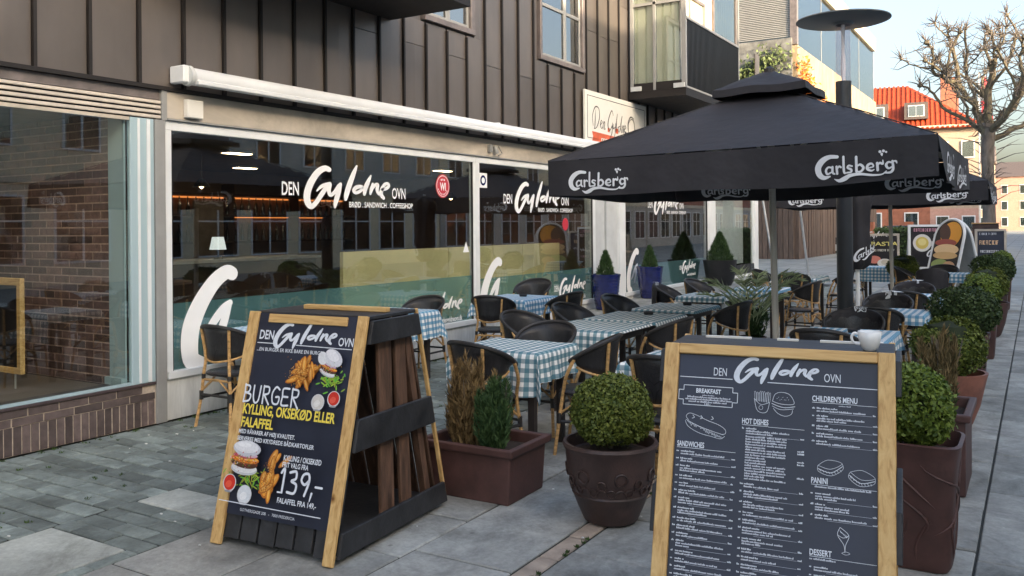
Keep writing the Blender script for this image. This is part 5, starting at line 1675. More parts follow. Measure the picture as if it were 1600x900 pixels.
# ------------------------------------------------------------------ parasols
def parasol(label, x, y, with_text=True):
    t = thing('parasol', label, 'parasol', (x, y, 0), 0, 'open black beer parasols')
    t.rotation_euler = (0, -.016, 0)
    h = 1.6; ze = 2.26; zt = 2.97; hv = .43
    m = MB()
    # canopy: 4 faces, gently concave, 8 panels
    N = 10
    def P(ux, uy):
        q = max(abs(ux), abs(uy))
        z = ze + (zt + .02 - ze) * ((1 - q) ** .97)
        edge = min(abs(ux), abs(uy)) / (q + 1e-6)
        z -= .022 * math.sin(PI * min(1, max(0, q))) * (1 - edge) + .006 * math.sin(ux * 9 + uy * 7) * math.sin(uy * 11 - ux * 4) * q * (1 - q) * 4
        return (ux * h, uy * h, z)
    n0 = 0; G = 24
    for i in range(G + 1):
        for j in range(G + 1):
            m.v.append(P(-1 + 2 * i / G, -1 + 2 * j / G))
    for i in range(G):
        for j in range(G):
            a = i * (G + 1) + j
            m.f.append((a, a + G + 1, a + G + 2, a + 1)); m.mi.append(0)
    cn = m.build('canopy', 'canopy', t, smooth='all')
    # seams on the hips
    m = MB()
    for sx, sy in ((1, 1), (1, -1), (-1, 1), (-1, -1)):
        m.tube([Vector(P(sx * q, sy * q)) + Vector((0, 0, .003)) for q in (.2, .4, .6, .8, 1)], .006, 5)
    m.build('seam', 'black', cn)
    # vent cap
    m = MB()
    def Pc(ux, uy):
        q = max(abs(ux), abs(uy))
        return (ux * hv, uy * hv, 2.94 + .21 * (1 - q) + .008 * math.sin(ux * 5 + uy * 4) * q)
    for i in range(13):
        for j in range(13):
            m.v.append(Pc(-1 + 2 * i / 12, -1 + 2 * j / 12))
    for i in range(12):
        for j in range(12):
            a = i * 13 + j
            m.f.append((a, a + 13, a + 14, a + 1)); m.mi.append(0)
    for k, (a, b) in enumerate((((-1, -1), (1, -1)), ((1, -1), (1, 1)), ((1, 1), (-1, 1)), ((-1, 1), (-1, -1)))):
        for i in range(8):
            p = [(a[0] + (b[0] - a[0]) * u, a[1] + (b[1] - a[1]) * u) for u in (i / 8, (i + 1) / 8)]
            q0, q1 = Pc(*p[0]), Pc(*p[1])
            m.quad((q0[0] * 1.01, q0[1] * 1.01, q0[2] - .07), (q1[0] * 1.01, q1[1] * 1.01, q1[2] - .07), q1, q0)
    m.build('vent_cap', 'canopy', t, smooth=True)
    MB().lathe([(.05, 3.12), (.05, 3.16), (.02, 3.18), (0, 3.18)], 12).build('finial', 'black', t)
    # valances
    names = ['front', 'right', 'back', 'left']
    for k, (a, b) in enumerate((((-1, -1), (1, -1)), ((1, -1), (1, 1)), ((1, 1), (-1, 1)), ((-1, 1), (-1, -1)))):
        nx, ny = (0, -1) if k == 0 else (1, 0) if k == 1 else (0, 1) if k == 2 else (-1, 0)
        m = MB(); NS, NZ = 36, 5
        def VP(u, w, off=0):
            x_ = (a[0] + (b[0] - a[0]) * u) * h; y_ = (a[1] + (b[1] - a[1]) * u) * h
            wob = .016 * math.sin(u * 17 + k) * w + .03 * w * math.sin(u * 6.1 + 1.3 * k) + .008 * math.sin(u * 41 + 2 * k) * w * w
            o_ = wob + off
            return (x_ + nx * o_, y_ + ny * o_, ze - .31 * w - (.01 * math.sin(u * 11 + k) + .014 * math.sin(PI * u)) * w - .012 * math.sin(PI * u))
        for i in range(NS + 1):
            for j in range(NZ + 1): m.v.append(VP(i / NS, j / NZ))
        for i in range(NS):
            for j in range(NZ):
                q = i * (NZ + 1) + j
                m.f.append((q, q + 1, q + NZ + 2, q + NZ + 1)); m.mi.append(0)
        vo = m.build('valance', 'canopy', t, smooth='all')
        m = MB()
        for (u0, w0) in ((.16, .174), (.825, .178)) if k != 1 else ((.3, .2), (.72, .18)):
            m.add2d(CARLSBERG, lambda X_, Y_: VP(u0 + (X_ - .5) * w0, .93 - Y_ * (w0 * 2 * h) / .31, .006))
        m.build('lettering', 'print_grey', vo)
        if k == 2:
            m = MB()
            for u0, w0 in ((.16, .174), (.80, .178)):
                m.add2d(CARLSBERG, lambda X_, Y_: VP(u0 - (X_ - .5) * w0, .93 - Y_ * (w0 * 2 * h) / .31, -.006))
            m.build('lettering', 'print_grey', vo)
    # pole and struts
    MB().lathe([(.032, .04), (.032, 2.98), (0, 2.98)], 16).build('pole', 'parasol_wood', t, smooth=True)
    for sx, sy in ((1, 1), (1, -1), (-1, 1), (-1, -1), (1, 0), (-1, 0), (0, 1), (0, -1)):
        lo = .1 if sx * sy == 0 else .03
        MB().beam((sx * .05, sy * .05, 2.9 - lo), (sx * (h - .03), sy * (h - .03), ze - .035 - lo * .3), .02, .03).build('rib', 'parasol_wood', t)
        MB().beam((sx * .05, sy * .05, 2.25), (sx * h * .5, sy * h * .5, 2.52 - lo * .6), .016, .022).build('strut', 'parasol_wood', t)
    MB().box(-.07, -.07, 2.2, .07, .07, 2.28).build('hub', 'black', t, bevel=.01)
    MB().box(-.3, -.3, .0, .3, .3, .07).box(-.045, -.045, .07, .045, .045, .4).build('base', 'black_metal', t, bevel=.01)
    return t
parasol('open black beer parasol with white swash lettering nearest the camera', -2.17, 8.5)
parasol('open black beer parasol with white swash lettering, the farther of the two', -2.2, 16.6)
# closed parasol
t = thing('closed_parasol', 'folded black parasol hanging on its white post behind the street lamp', 'parasol', (-2.33, 13.9, 0))
MB().lathe([(.03, .02), (.03, 2.3), (0, 2.3)], 14).build('pole', 'white_frame', t, smooth=True)
m = MB(); n = 40
prof = [(.1, .95), (.2, 1.02), (.24, 1.2), (.2, 1.5), (.22, 1.75), (.25, 1.95), (.26, 2.15), (.12, 2.25), (.0, 2.27)]
for (r0, z) in prof:
    for k in range(n):
        a = 2 * PI * k / n
        rr = r0 * .82 * (1 + .14 * math.sin(a * 6 + z * 2))
        m.v.append((rr * math.cos(a), rr * math.sin(a), z))
for i in range(len(prof) - 1):
    for k in range(n):
        k2 = (k + 1) % n
        m.f.append((i * n + k, i * n + k2, (i + 1) * n + k2, (i + 1) * n + k)); m.mi.append(0)
cp = m.build('canopy', 'canopy', t, smooth='all')
m = MB(); m.add2d(CARLSBERG, lambda a, b: (.235 * math.sin((a - .3) * 2.1 + .6), -.235 * math.cos((a - .3) * 2.1 + .6), 1.03 + b * .55 + a * .25))
m.build('lettering', 'print_white', cp)
MB().box(-.25, -.25, 0, .25, .25, .06).build('base', 'black_metal', t)

# ------------------------------------------------------------------ tables, cloths, chairs
def make_table(label, group, w=.68, d=.66):
    t = thing('bistro_table', label, 'table', (0, 0, 0), 0, group)
    MB().box(-w / 2, -d / 2, .715, w / 2, d / 2, .742).build('tabletop', 'table_wood', t, bevel=.004)
    MB().box(-w / 2 + .06, -d / 2 + .06, .65, w / 2 - .06, d / 2 - .06, .7145).build('apron', 'table_wood', t)
    lm = MB().box(-.025, -.025, 0, .025, .025, .65).mesh('leg', 'table_wood')
    for sx in (-1, 1):
        for sy in (-1, 1): obj('leg', lm, t, (sx * (w / 2 - .085), sy * (d / 2 - .085), 0))
    return t
_cl = {}
def cloth_mesh(w, d, dx0, dx1, dy0, dy1, m_, seed, pull=(0, 0)):
    """cloth over a w x d top with drops to each side"""
    m = MB(); m.uv = []
    rs = random.Random(seed)
    ph = [rs.uniform(0, 6) for _ in range(8)]
    NX, NY = 44, 44
    xs_ = np.linspace(-w / 2 - dx0, w / 2 + dx1, NX + 1); ys_ = np.linspace(-d / 2 - dy0, d / 2 + dy1, NY + 1)
    for x in xs_:
        for y in ys_:
            ox = max(0, abs(x) - w / 2 - .004); oy = max(0, abs(y) - d / 2 - .004)
            sx = 1 if x > 0 else -1; sy = 1 if y > 0 else -1
            px = max(-w / 2 - .004, min(w / 2 + .004, x)); py = max(-d / 2 - .004, min(d / 2 + .004, y))
            L = math.hypot(ox, oy)
            z = .7445
            if L > 0:
                if ox > 0 and oy > 0:
                    mn = min(ox, oy)
                    nx_, ny_ = ox / L, oy / L
                    out = .01 + mn * .42
                    px += sx * out * (nx_ ** .5) * .9; py += sy * out * (ny_ ** .5) * .9
                    z -= math.sqrt(max(L * L - out * out, 0)) * .96
                elif ox > 0:
                    wv = ox * (.16 * math.sin(y * 13 + ph[0]) + .08 * math.sin(y * 29 + ph[1]))
                    px += sx * (.012 * min(1, ox * 40) + abs(wv) * .8); z -= ox * .985
                else:
                    wv = oy * (.16 * math.sin(x * 12 + ph[2]) + .08 * math.sin(x * 27 + ph[3]))
                    py += sy * (.012 * min(1, oy * 40) + abs(wv) * .8); z -= oy * .985
            else:
                z += .0015 * (1 + math.sin(x * 19 + ph[4]) * math.sin(y * 15 + ph[5]))
            m.v.append((px, py, z)); m.uv.append((x + 5.0, y + 5.0))
    for i in range(NX):
        for j in range(NY):
            a = i * (NY + 1) + j
            m.f.append((a, a + NY + 1, a + NY + 2, a + 1)); m.mi.append(0)
    return m.mesh('tablecloth', m_, 'all')

def chair_proto():
    t = thing('bistro_chair', 'x', 'chair')
    # seat
    m = MB(); m.lathe([(.0, .425), (.2, .425), (.225, .435), (.23, .45), (.215, .462), (.0, .458)], 28, square=2.8)
    m.build('seat', 'weave', t, smooth=True)
    def ang(i, n, a0=-112, a1=112): return R(90 + a0 + (a1 - a0) * i / n)
    def rim(a_):   # a_ in radians, pi/2 is the middle of the back
        u = (a_ - PI / 2) / R(112)
        r0 = .268 + .018 * abs(u)
        return Vector((r0 * math.cos(a_) * 1.02, .02 + r0 * math.sin(a_) * .82 + .03 * (1 - u * u), .85 - .15 * abs(u) ** 2.0))
    def low(a_):
        u = (a_ - PI / 2) / R(112)
        r0 = .235
        return Vector((r0 * math.cos(a_) * 1.02, .03 + r0 * math.sin(a_) * .86, .56 - .0 * u + .09 * abs(u) ** 1.5))
    N = 24
    m = MB()
    for i in range(N + 1):
        a_ = ang(i, N)
        A, L_ = rim(a_), low(a_)
        for j in range(5):
            w_ = j / 4
            q = L_.lerp(A, w_)
            q += Vector((math.cos(a_), math.sin(a_), 0)) * (-.012 * math.sin(PI * w_))
            m.v.append(tuple(q))
    for i in range(N):
        for j in range(4):
            a = i * 5 + j
            m.f.append((a, a + 5, a + 6, a + 1)); m.mi.append(0)
    bk = m.build('backrest', 'weave', t, smooth='all')
    sol = bk.modifiers.new('thick', 'SOLIDIFY'); sol.thickness = .008
    MB().tube([rim(ang(i, 28, -118, 118)) for i in range(29)], .0165, 8).build('back_rim', 'rubber', t, smooth=True)
    MB().tube([low(ang(i, 24)) - Vector((0, 0, .012)) for i in range(25)], .009, 6).build('back_hoop', 'bamboo', t, smooth=True)
    m1 = MB()
    for a_ in (R(48), R(132)):
        pass
    legs = []
    for sx in (-1, 1):
        # rear leg runs up to the rim as a back post
        top = rim(R(90 - sx * 42)); p = [(sx * .235, .255, 0), (sx * .2, .215, .25), (sx * .175, .205, .44), tuple(low(R(90 - sx * 42)) + Vector((0, .012, 0))), tuple(top + Vector((0, .004, -.01)))]
        MB().tube(catmull(p, 4), .0145, 8).build('leg', 'bamboo', t, smooth=True)
        tp = rim(R(90 - sx * 108))
        p = [(sx * .225, -.235, 0), (sx * .2, -.2, .25), (sx * .19, -.17, .44), tuple(Vector((sx * .255, -.12, .58))), tuple(tp + Vector((0, 0, -.01)))]
        MB().tube(catmull(p, 4), .0145, 8).build('leg', 'bamboo', t, smooth=True)
    m = MB()
    m.tube([(-.2, .22, .27), (.2, .22, .27)], .011, 6); m.tube([(-.2, -.205, .27), (.2, -.205, .27)], .011, 6)
    m.tube([(-.2, -.2, .24), (-.2, .22, .24)], .011, 6); m.tube([(.2, -.2, .24), (.2, .22, .24)], .011, 6)
    for sx in (-1, 1):
        for y_ in (.215, -.2):
            m.tube([(sx * .199, y_, .225), (sx * .197, y_, .3)], .0195, 8)
            m.tube([(sx * .178, y_ * .95, .40), (sx * .176, y_ * .95, .44)], .019, 8)
    m.build('stretcher', 'rubber', t, smooth=True)
    m = MB()
    for a_, b_ in (((-.19, .21), (.19, .21)), ((-.19, -.195), (.19, -.195)), ((-.195, -.19), (-.195, .21)), ((.195, -.19), (.195, .21))):
        m.tube([(a_[0], a_[1], .30), ((a_[0] * .6 + b_[0] * .4), (a_[1] * .6 + b_[1] * .4), .40), ((a_[0] * .4 + b_[0] * .6), (a_[1] * .4 + b_[1] * .6), .40), (b_[0], b_[1], .30)], .009, 6)
    m.tube([(-.19, .205, .395), (.19, .205, .395)], .011, 6)
    m.build('brace', 'bamboo', t, smooth=True)
    # binding wraps on the front
    return t
PROTO = chair_proto()
_used = [False]
def chair(x, y, rz, label, group='bamboo bistro chairs on the terrace', z=0):
    if not _used[0]:
        _used[0] = True; PROTO.scale = (.88, .88, 1)
        PROTO.location = (x, y, z); PROTO.rotation_euler = (0, 0, rz); PROTO['label'] = label; PROTO['group'] = group
        return PROTO
    return dup(PROTO, (x, y, z), rz, label, group)

TG = 'bistro tables on the terrace'
tabs = [  # x, y, w, d, cloth drops(dx0, dx1, dy0, dy1), mat, z, label
    (-5.93, 5.55, .68, .66, (.1, .2, .2, .15), 'cloth_blue', 0, 'bistro table at the left end of the terrace behind the board'),
    (-5.95, 7.25, .72, .74, (.1, .3, .28, .2), 'cloth_blue', 0, 'bistro table by the window just right of the burger board'),
    (-5.55, 9.2, .72, .8, (.15, .2, .22, .2), 'cloth_blue', .02, 'bistro table by the mullion between the first two windows'),
    (-3.4, 5.62, .72, .6, (.1, .22, .32, .1), 'cloth_teal', 0, 'front middle bistro table right behind the oblong planter'),
    (-3.4, 7.05, .76, .72, (.02, .02, .26, .02), 'cloth_teal', 0, 'bistro table at the near end of the three touching tables'),
    (-3.4, 7.92, .74, .82, (.0, .06, .03, .02), 'cloth_teal', 0, 'bistro table in the middle of the row of three touching tables'),
    (-3.4, 9.05, .7, .8, (.0, .03, .03, .06), 'cloth_teal', 0, 'bistro table at the far end of the three touching tables'),
    (-2.0, 5.55, .7, .66, (.1, .1, .08, .1), 'cloth_teal', 0, 'bistro table behind the clipped box ball'),
    (-3.6, 10.75, .6, .66, (.05, .05, .07, .05), 'cloth_teal', 0, 'bistro table just left of the palm'),
    (-3.35, 12.2, .66, .7, (.05, .05, .1, .05), 'cloth_blue', 0, 'bistro table half hidden behind the palm'),
    (-3.45, 15.1, .72, .9, (.1, .1, .24, .1), 'cloth_teal', 0, 'bistro table between the parasol pole and the street lamp'),
    (-1.35, 7.45, .7, .8, (.1, .16, .12, .1), 'cloth_blue', 0, 'bistro table behind the menu board and white cup'),
    (-1.3, 9.55, .7, .7, (.1, .24, .1, .1), 'cloth_blue', 0, 'second bistro table from the menu board along the box balls'),
    (-1.35, 11.75, .7, .74, (.1, .24, .1, .1), 'cloth_blue', 0, 'third bistro table from the menu board along the box balls'),
    (-1.4, 17.1, .7, .74, (.1, .2, .15, .1), 'cloth_blue', 0, 'far bistro table in front of the arched food sign'),
    (-2.75, 19.2, .7, .7, (.1, .25, .3, .1), 'cloth_blue', 0, 'far bistro table beside the parasol pole near the black poster'),
]
for i, (x, y, w, d, dr, cm, z, lb) in enumerate(tabs):
    t = make_table(lb, TG, w, d)
    t.location = (x, y, z)
    c = obj('tablecloth', cloth_mesh(w, d, *dr, cm, i), None, (x, y, z))
    tag(c, 'gingham cloth draped on the ' + lb.replace('bistro ', '', 1), 'tablecloth', 'gingham tablecloths')
    if i in (2, 5, 6, 10, 11):
        a = thing('ashtray', ['glass ashtray on the far end table of the touching row', 'x'][0], 'ashtray', (x + .05, y + (.22 if i in (5, 6) else .1), z + .748), 0, 'ashtrays on the tables')
        a['label'] = {2: 'small dark ashtray on the table by the window mullion', 5: 'small dark ashtray on the middle table of the touching row', 6: 'small dark ashtray on the far table of the touching row', 10: 'small dark ashtray on the table by the street lamp', 11: 'small dark ashtray on the table behind the menu board'}[i]
        MB().lathe([(.045, 0), (.052, .028), (.045, .03), (.038, .01), (0, .01)], 20).build('bowl', 'black', a, smooth=True)

F_ = 0; Bk = PI   # F_: back on the far side (+y); Bk: back towards the camera
L_ = PI / 2       # back on the -x side
Rt = -PI / 2
chs = [
    (-5.8, 5.0, Bk, 'bamboo bistro chair with its back to us left of the burger board', 0),
    (-5.95, 7.8, F_, 'bamboo bistro chair against the window beyond the table right of the burger board', 0),
    (-5.66, 6.42, R(180), 'bamboo bistro chair half hidden by the burger board at the window table', 0),
    (-5.42, 8.5, R(190), 'bamboo bistro chair with its back to us below the window mullion', .0),
    (-5.75, 9.95, F_, 'bamboo bistro chair on the far side of the table by the window mullion', .08),
    (-4.95, 9.3, R(-100), 'bamboo bistro chair right of the table by the window mullion', 0),
    (-3.35, 5.12, R(172), 'bamboo bistro chair with its back to us behind the oblong planter', 0),
    (-3.42, 6.1, F_, 'bamboo bistro chair on the far side of the front middle table', 0),
    (-2.82, 5.7, R(-80), 'bamboo bistro chair right of the front middle table', 0),
    (-4.0, 6.85, R(75), 'bamboo bistro chair left of the near table of the touching row', 0),
    (-3.98, 7.8, R(80), 'bamboo bistro chair left of the middle table of the touching row', 0),
    (-4.0, 9.0, R(85), 'bamboo bistro chair left of the far table of the touching row', 0),
    (-2.78, 7.1, R(-95), 'bamboo bistro chair right of the near table of the touching row', 0),
    (-2.78, 8.9, R(-95), 'bamboo bistro chair right of the far table of the touching row', 0),
    (-1.98, 5.14, R(175), 'bamboo bistro chair with its back to us between the box ball and the menu board', 0),
    (-4.15, 10.9, R(95), 'bamboo bistro chair left of the table by the palm', 0),
    (-4.15, 12.1, R(85), 'bamboo bistro chair left of the table behind the palm', 0),
    (-2.8, 12.4, R(-95), 'bamboo bistro chair between the palm and the lamp post', 0),
    (-4.05, 15.2, R(88), 'bamboo bistro chair left of the table by the street lamp', 0),
    (-3.4, 14.45, Bk, 'bamboo bistro chair on the near side of the table by the street lamp', 0),
    (-2.85, 15.3, R(-90), 'bamboo bistro chair right of the table by the street lamp', 0),
    (-1.4, 6.95, R(178), 'bamboo bistro chair with its back to us just above the menu board', 0),
    (-1.42, 8.2, F_, 'bamboo bistro chair on the far side of the table behind the menu board', 0),
    (-1.35, 8.98, Bk, 'bamboo bistro chair on the near side of the second table along the box balls', 0),
    (-1.42, 10.3, F_, 'bamboo bistro chair on the far side of the second table along the box balls', 0),
    (-1.35, 11.15, Bk, 'bamboo bistro chair on the near side of the third table along the box balls', 0),
    (-1.4, 12.45, F_, 'bamboo bistro chair on the far side of the third table along the box balls', 0),
    (-1.55, 16.5, Bk, 'bamboo bistro chair on the near side of the far table by the arched sign', 0),
    (-2.0, 17.0, L_, 'bamboo bistro chair left of the far table by the arched sign', 0),
    (-1.5, 17.85, F_, 'bamboo bistro chair beyond the far table by the arched sign', 0),
    (-3.3, 19.3, L_, 'bamboo bistro chair left of the farthest table', 0),
]
for (x, y, rz, lb, z) in chs:
    chair(x, y, rz + random.uniform(-.05, .05), lb, z=z)

# black fleece blankets hung over some of the chair backs
def blanket(x, y, rz, label, word=None, wpos=0, z=0):
    me = MB(); N = 20
    def pt(i, s, off):
        u = -1 + 2 * i / N
        a_ = PI / 2 + u * R(66)
        r0 = .268 + off
        zz = .862 - .15 * abs(u * 66 / 112) ** 2.0
        return Vector((r0 * math.cos(a_) * 1.02, .02 + r0 * math.sin(a_) * .82 + .03, zz))
    rows = []
    for (off, dz) in ((-.028, -.3), (-.03, -.15), (-.026, -.03), (-.012, .006), (.012, .006), (.03, -.03), (.038, -.15), (.045, -.3), (.05, -.36)):
        rows.append([pt(i, 0, off + .006 * math.sin(i * 1.3) * (1 if dz < -.1 else .2)) + Vector((0, 0, dz + .012 * math.sin(i * .9) * (dz < -.25))) for i in range(N + 1)])
    for r_ in rows: me.v += [tuple(q) for q in r_]
    for j in range(len(rows) - 1):
        for i in range(N):
            a = j * (N + 1) + i
            me.f.append((a, a + 1, a + N + 2, a + N + 1)); me.mi.append(0)
    t = thing('blanket', label, 'blanket', (x, y, z), rz, 'black blankets on the chair backs')
    t.scale = (.88, .88, 1)
    me.build('fleece', 'canopy', t, smooth='all')
    if word:
        m = MB()
        # lettering running over the rim, follows the blanket
        def fn(a, b):
            u = -(wpos + a); s = b
            aa = PI / 2 + u
            over = max(0, s - .06)
            r0 = .268 + .018 * abs(math.degrees(u) / 112) - .026 + min(over, .06) * 1.0
            zt_ = .857 - .15 * abs(math.degrees(u) / 112) ** 2.0
            return (r0 * math.cos(aa) * 1.02, .05 + r0 * math.sin(aa) * .82, zt_ + min(0, s - .06) * 1.0 + .026)
        m.add2d(word, fn)
        m.build('lettering', 'print_white', t)
by = textfit('BY', -.45, .45, -.02, .15, .06)
blanket(-1.42, 10.3, F_, 'black blanket with two big white letters over a chair beside the box balls', by, .1)
blanket(-1.4, 12.45, F_, 'black blanket with one big white letter over a chair beside the box balls', textfit('Y', -.24, .24, -.02, .15, .06), .15)
blanket(-1.42, 8.2, F_, 'black blanket with a small white scroll over the chair behind the menu board table', ([(p[0] * .5, p[1] * .4) for p in CARLSBERG[0]], CARLSBERG[1]), -.1)
blanket(-1.55, 16.5, Bk, 'black blanket over the far chair by the arched food sign', None)
blanket(-4.15, 10.9, R(95), 'black blanket over the chair left of the palm table', ([(p[0] * .5, p[1] * .4) for p in CARLSBERG[0]], CARLSBERG[1]), -.1)

# ------------------------------------------------------------------ A-frame boards
def board_root(name, label, x, y, yaw):
    return thing(name, label, 'sign', (x, y, 0), yaw)
def frame_fn(lean, h):
    L = math.hypot(lean, h)
    def fn(u, t, n=0):          # u across, t up the slope, n outwards (towards the reader)
        return (u, lean * t / L - n * h / L, h * t / L + n * lean / L)
    return fn, L
def slanted_box(m, fn, u0, u1, t0, t1, n0, n1):
    n = len(m.v)
    for nn in (n0, n1):
        for (u, t) in ((u0, t0), (u1, t0), (u1, t1), (u0, t1)): m.v.append(fn(u, t, nn))
    for f in ((0, 3, 2, 1), (4, 5, 6, 7), (0, 1, 5, 4), (1, 2, 6, 5), (2, 3, 7, 6), (3, 0, 4, 7)):
        m.f.append(tuple(n + i for i in f)); m.mi.append(m.cur)
    return m
def aframe(t, W, lean, h, D, front_extra):
    """pallet-wood A-frame: front slope, rear slope, side boards, top"""
    fn, L = frame_fn(lean, h)
    w2 = W / 2
    # rear slope
    def rf(u, s, n=0):
        q = fn(u, s, n)
        return (q[0], D - q[1], q[2])
    # black pallet planks on the front, ending above the paving
    k = 0; u = -w2 + .05
    while u < w2 - .06:
        wd = min(.115, w2 - .05 - u)
        m = slanted_box(MB(), fn, u, u + wd - .008, random.uniform(.02, .04), L - .01, -.03, -.008)
        m.build('plank', 'black_wood', t, bevel=.003); u += .115 + random.uniform(0, .01)
    u = -w2 + .02
    while u < w2 - .05:
        wd = min(.12, w2 - .02 - u)
        m = slanted_box(MB(), rf, u, u + wd - .012, random.uniform(.02, .05), L - .02, -.02, .0)
        m.build('plank', 'brown_wood', t, bevel=.003); u += .121
    # rear stiles (pale)
    for s in (-1, 1):
        a, b = (s * w2 - .022, s * w2) if s > 0 else (s * w2, s * w2 + .022)
        slanted_box(MB(), rf, a, b, .06, L, .001, .02).build('rear_stile', 'pine_v', t, bevel=.002)
    # side boards
    def sideboard(z0, z1, th=.022):
        for s in (-1, 1):
            x0, x1 = (w2 - .0, w2 + th) if s > 0 else (-w2 - th, -w2)
            y0a, y1a = lean * z0 / h + .012, D - lean * z0 / h - .012
            y0b, y1b = lean * z1 / h + .012, D - lean * z1 / h - .012
            m = MB(); m.v = [(x0, y0a, z0), (x1, y0a, z0), (x1, y1a, z0), (x0, y1a, z0), (x0, y0b, z1), (x1, y0b, z1), (x1, y1b, z1), (x0, y1b, z1)]
            m.f = [(0, 3, 2, 1), (4, 5, 6, 7), (0, 1, 5, 4), (1, 2, 6, 5), (2, 3, 7, 6), (3, 0, 4, 7)]; m.mi = [0] * 6
            m.build('side_board', 'black_wood', t, bevel=.003)
    sideboard(.03, .15); sideboard(.52, .68); sideboard(h - .14, h - .02)
    # inner verticals
    for xx, yy_ in ((w2 - .06, lean * .5 + .06), (-w2 + .03, lean * .5 + .06)):
        MB().beam((xx, .06 + .0, .03), (xx, lean + .03, h - .05), .04, .05).build('inner_post', 'black_wood', t)
        MB().beam((xx, D - .12, .03), (xx, D - lean - .06, h - .05), .04, .05).build('inner_post', 'brown_wood', t)
    MB().box(-w2 + .02, .1, .06, w2 - .02, D - .1, .085).build('floor_board', 'black_wood', t, bevel=.003)
    # rough upright planks standing inside the right and left sides
    for sx in (-1, 1):
        for (ya, yb, tilt, wd) in ((.50, .50, .0, .12), (.68, .62, .02, .1)):
            MB().beam((sx * (w2 - .035), ya * D / 1.06, .1), (sx * (w2 - .05), yb * D / 1.06 + tilt, h - .06), .022, wd, (0, 1, 0)).build('inner_plank', 'brown_wood', t, bevel=.003)
    # top
    MB().box(-w2 + .01, lean + .004, h - .018, w2 - .0, D - lean - .004, h + .004).build('top_board', 'black_wood', t, bevel=.004)
    return fn, L

# print helper: collects coloured flat shapes
class PR:
    def __init__(s, fn): s.m = MB(); s.m.ink = []; s.fn = fn; s.n = .0045
    def add(s, md, col, off=(0, 0), k=1.0, rot=0.0, dn=.00035):
        V, F = md
        c, sn = math.cos(rot), math.sin(rot)
        s.n += dn
        n0 = len(s.m.v)
        for q in V:
            x, y = q[0], q[1]; zz = q[2] * .0002 if len(q) > 2 else 0
            s.m.v.append(s.fn(off[0] + (x * c - y * sn) * k, off[1] + (x * sn + y * c) * k, s.n + zz)); s.m.ink.append(col)
        for f in F: s.m.f.append(tuple(n0 + i for i in f)); s.m.mi.append(0)
    def ell(s, cx, cy, rx, ry, col, rot=0, n=20, wob=0, dn=.00035):
        V = []
        for i in range(n):
            t = 2 * PI * i / n
            q = 1 + wob * math.sin(3 * t + cx * 90)
            V.append((rx * q * math.cos(t), ry * q * math.sin(t)))
        s.add((V, [tuple(range(n))]), col, (cx, cy), 1, rot, dn)
    def wedge(s, cx, cy, l, w, rot, tone=1.0):
        s.ell(cx, cy, l, w, (.50 * tone, .16 * tone, .02), rot, 14)
        s.ell(cx + .1 * w, cy + .15 * w, l * .86, w * .7, (.78 * tone, .34 * tone, .045), rot, 12)
        s.ell(cx, cy + .3 * w, l * .55, w * .25, (.88 * tone, .52 * tone, .13), rot, 10)
def food(P, cx, cy, k, flip=1, rs=random.Random(3)):
    # lettuce
    for _ in range(46):
        P.ell(cx + k * rs.gauss(.03, .035), cy - k * (.05 + abs(rs.gauss(.0, .025))), k * rs.uniform(.008, .018), k * .005, (rs.uniform(.08, .3), rs.uniform(.3, .5), .03), rs.uniform(0, PI), 8, dn=.00005)
def burger(P, cx, cy, s, rot=0, top=True):
    def E(x, y, rx, ry, col, r=0, wob=0):
        c, sn = math.cos(rot), math.sin(rot)
        P.ell(cx + s * (x * c - y * sn), cy + s * (x * sn + y * c), rx * s, ry * s, col, rot + r, 22, wob)
    E(0, -.42, .95, .34, (.55, .57, .6)); E(0, -.36, .9, .28, (.74, .75, .76))
    E(0, -.12, .98, .28, (.09, .035, .02), 0, .03); E(.05, -.04, .86, .16, (.2, .07, .03))
    E(.0, .08, 1.02, .2, (.75, .2, .02), 0, .03); E(.1, .12, .85, .1, (.9, .5, .06))
    E(-.1, .26, .8, .16, (.5, .09, .1), 0, .05); E(.1, .32, .75, .13, (.62, .4, .55)); E(.0, .36, .6, .06, (.8, .66, .75))
    E(0, .66, 1.0, .42, (.55, .57, .62)); E(-.05, .74, .88, .32, (.74, .75, .78)); E(-.2, .84, .5, .13, (.85, .86, .88))
def sauce(P, cx, cy, r, col, hi):
    P.ell(cx, cy, r, r, (.62, .64, .66)); P.ell(cx, cy + r * .04, r * .86, r * .86, col); P.ell(cx - r * .1, cy - r * .15, r * .5, r * .4, hi, .5)
    P.ell(cx, cy - r * .95, r * .55, r * .12, (.3, .31, .34))

# --- burger board
BW_, BL_, BH_ = .79, .308, 1.185
t = board_root('burger_board', 'pallet wood A-frame board with a dark blue burger poster and pale wooden side strips', -3.321, 3.088, .08)
fn, L = aframe(t, BW_, BL_, BH_, 1.06, 0)
for s in (-1, 1):
    a, b = (.335, .397) if s > 0 else (-.405, -.335)
    slanted_box(MB(), fn, a, b, -.0, L + .002, -.006, .016).build('stile', 'pine_v', t, bevel=.003)
slanted_box(MB(), fn, -.262, .27, L - .055, L - .008, -.004, .014).build('top_strip', 'pine_h', t, bevel=.003)
MB().box(-.2, .5, BH_ + .005, .36, .55, BH_ + .03).build('rear_rail', 'pine_h', t, bevel=.003)
slanted_box(MB(), fn, -.334, .334, L * .0 + .158, L - .004, -.0072, .003).build('poster', 'poster_blue', t)
P = PR(fn)
white = (.72, .76, .82); yel = (.85, .68, .09)
def txt(s_, x0, x1, y0, cap, col=white, b=.0, sl=0): P.add(textfit(s_, x0, x1, y0, cap, b, sl), col, dn=0.00003)
txt('DEN', -.312, -.212, 1.078, .048, b=.02); P.add(GYLDNE, white, (-.205, 1.03), .42)
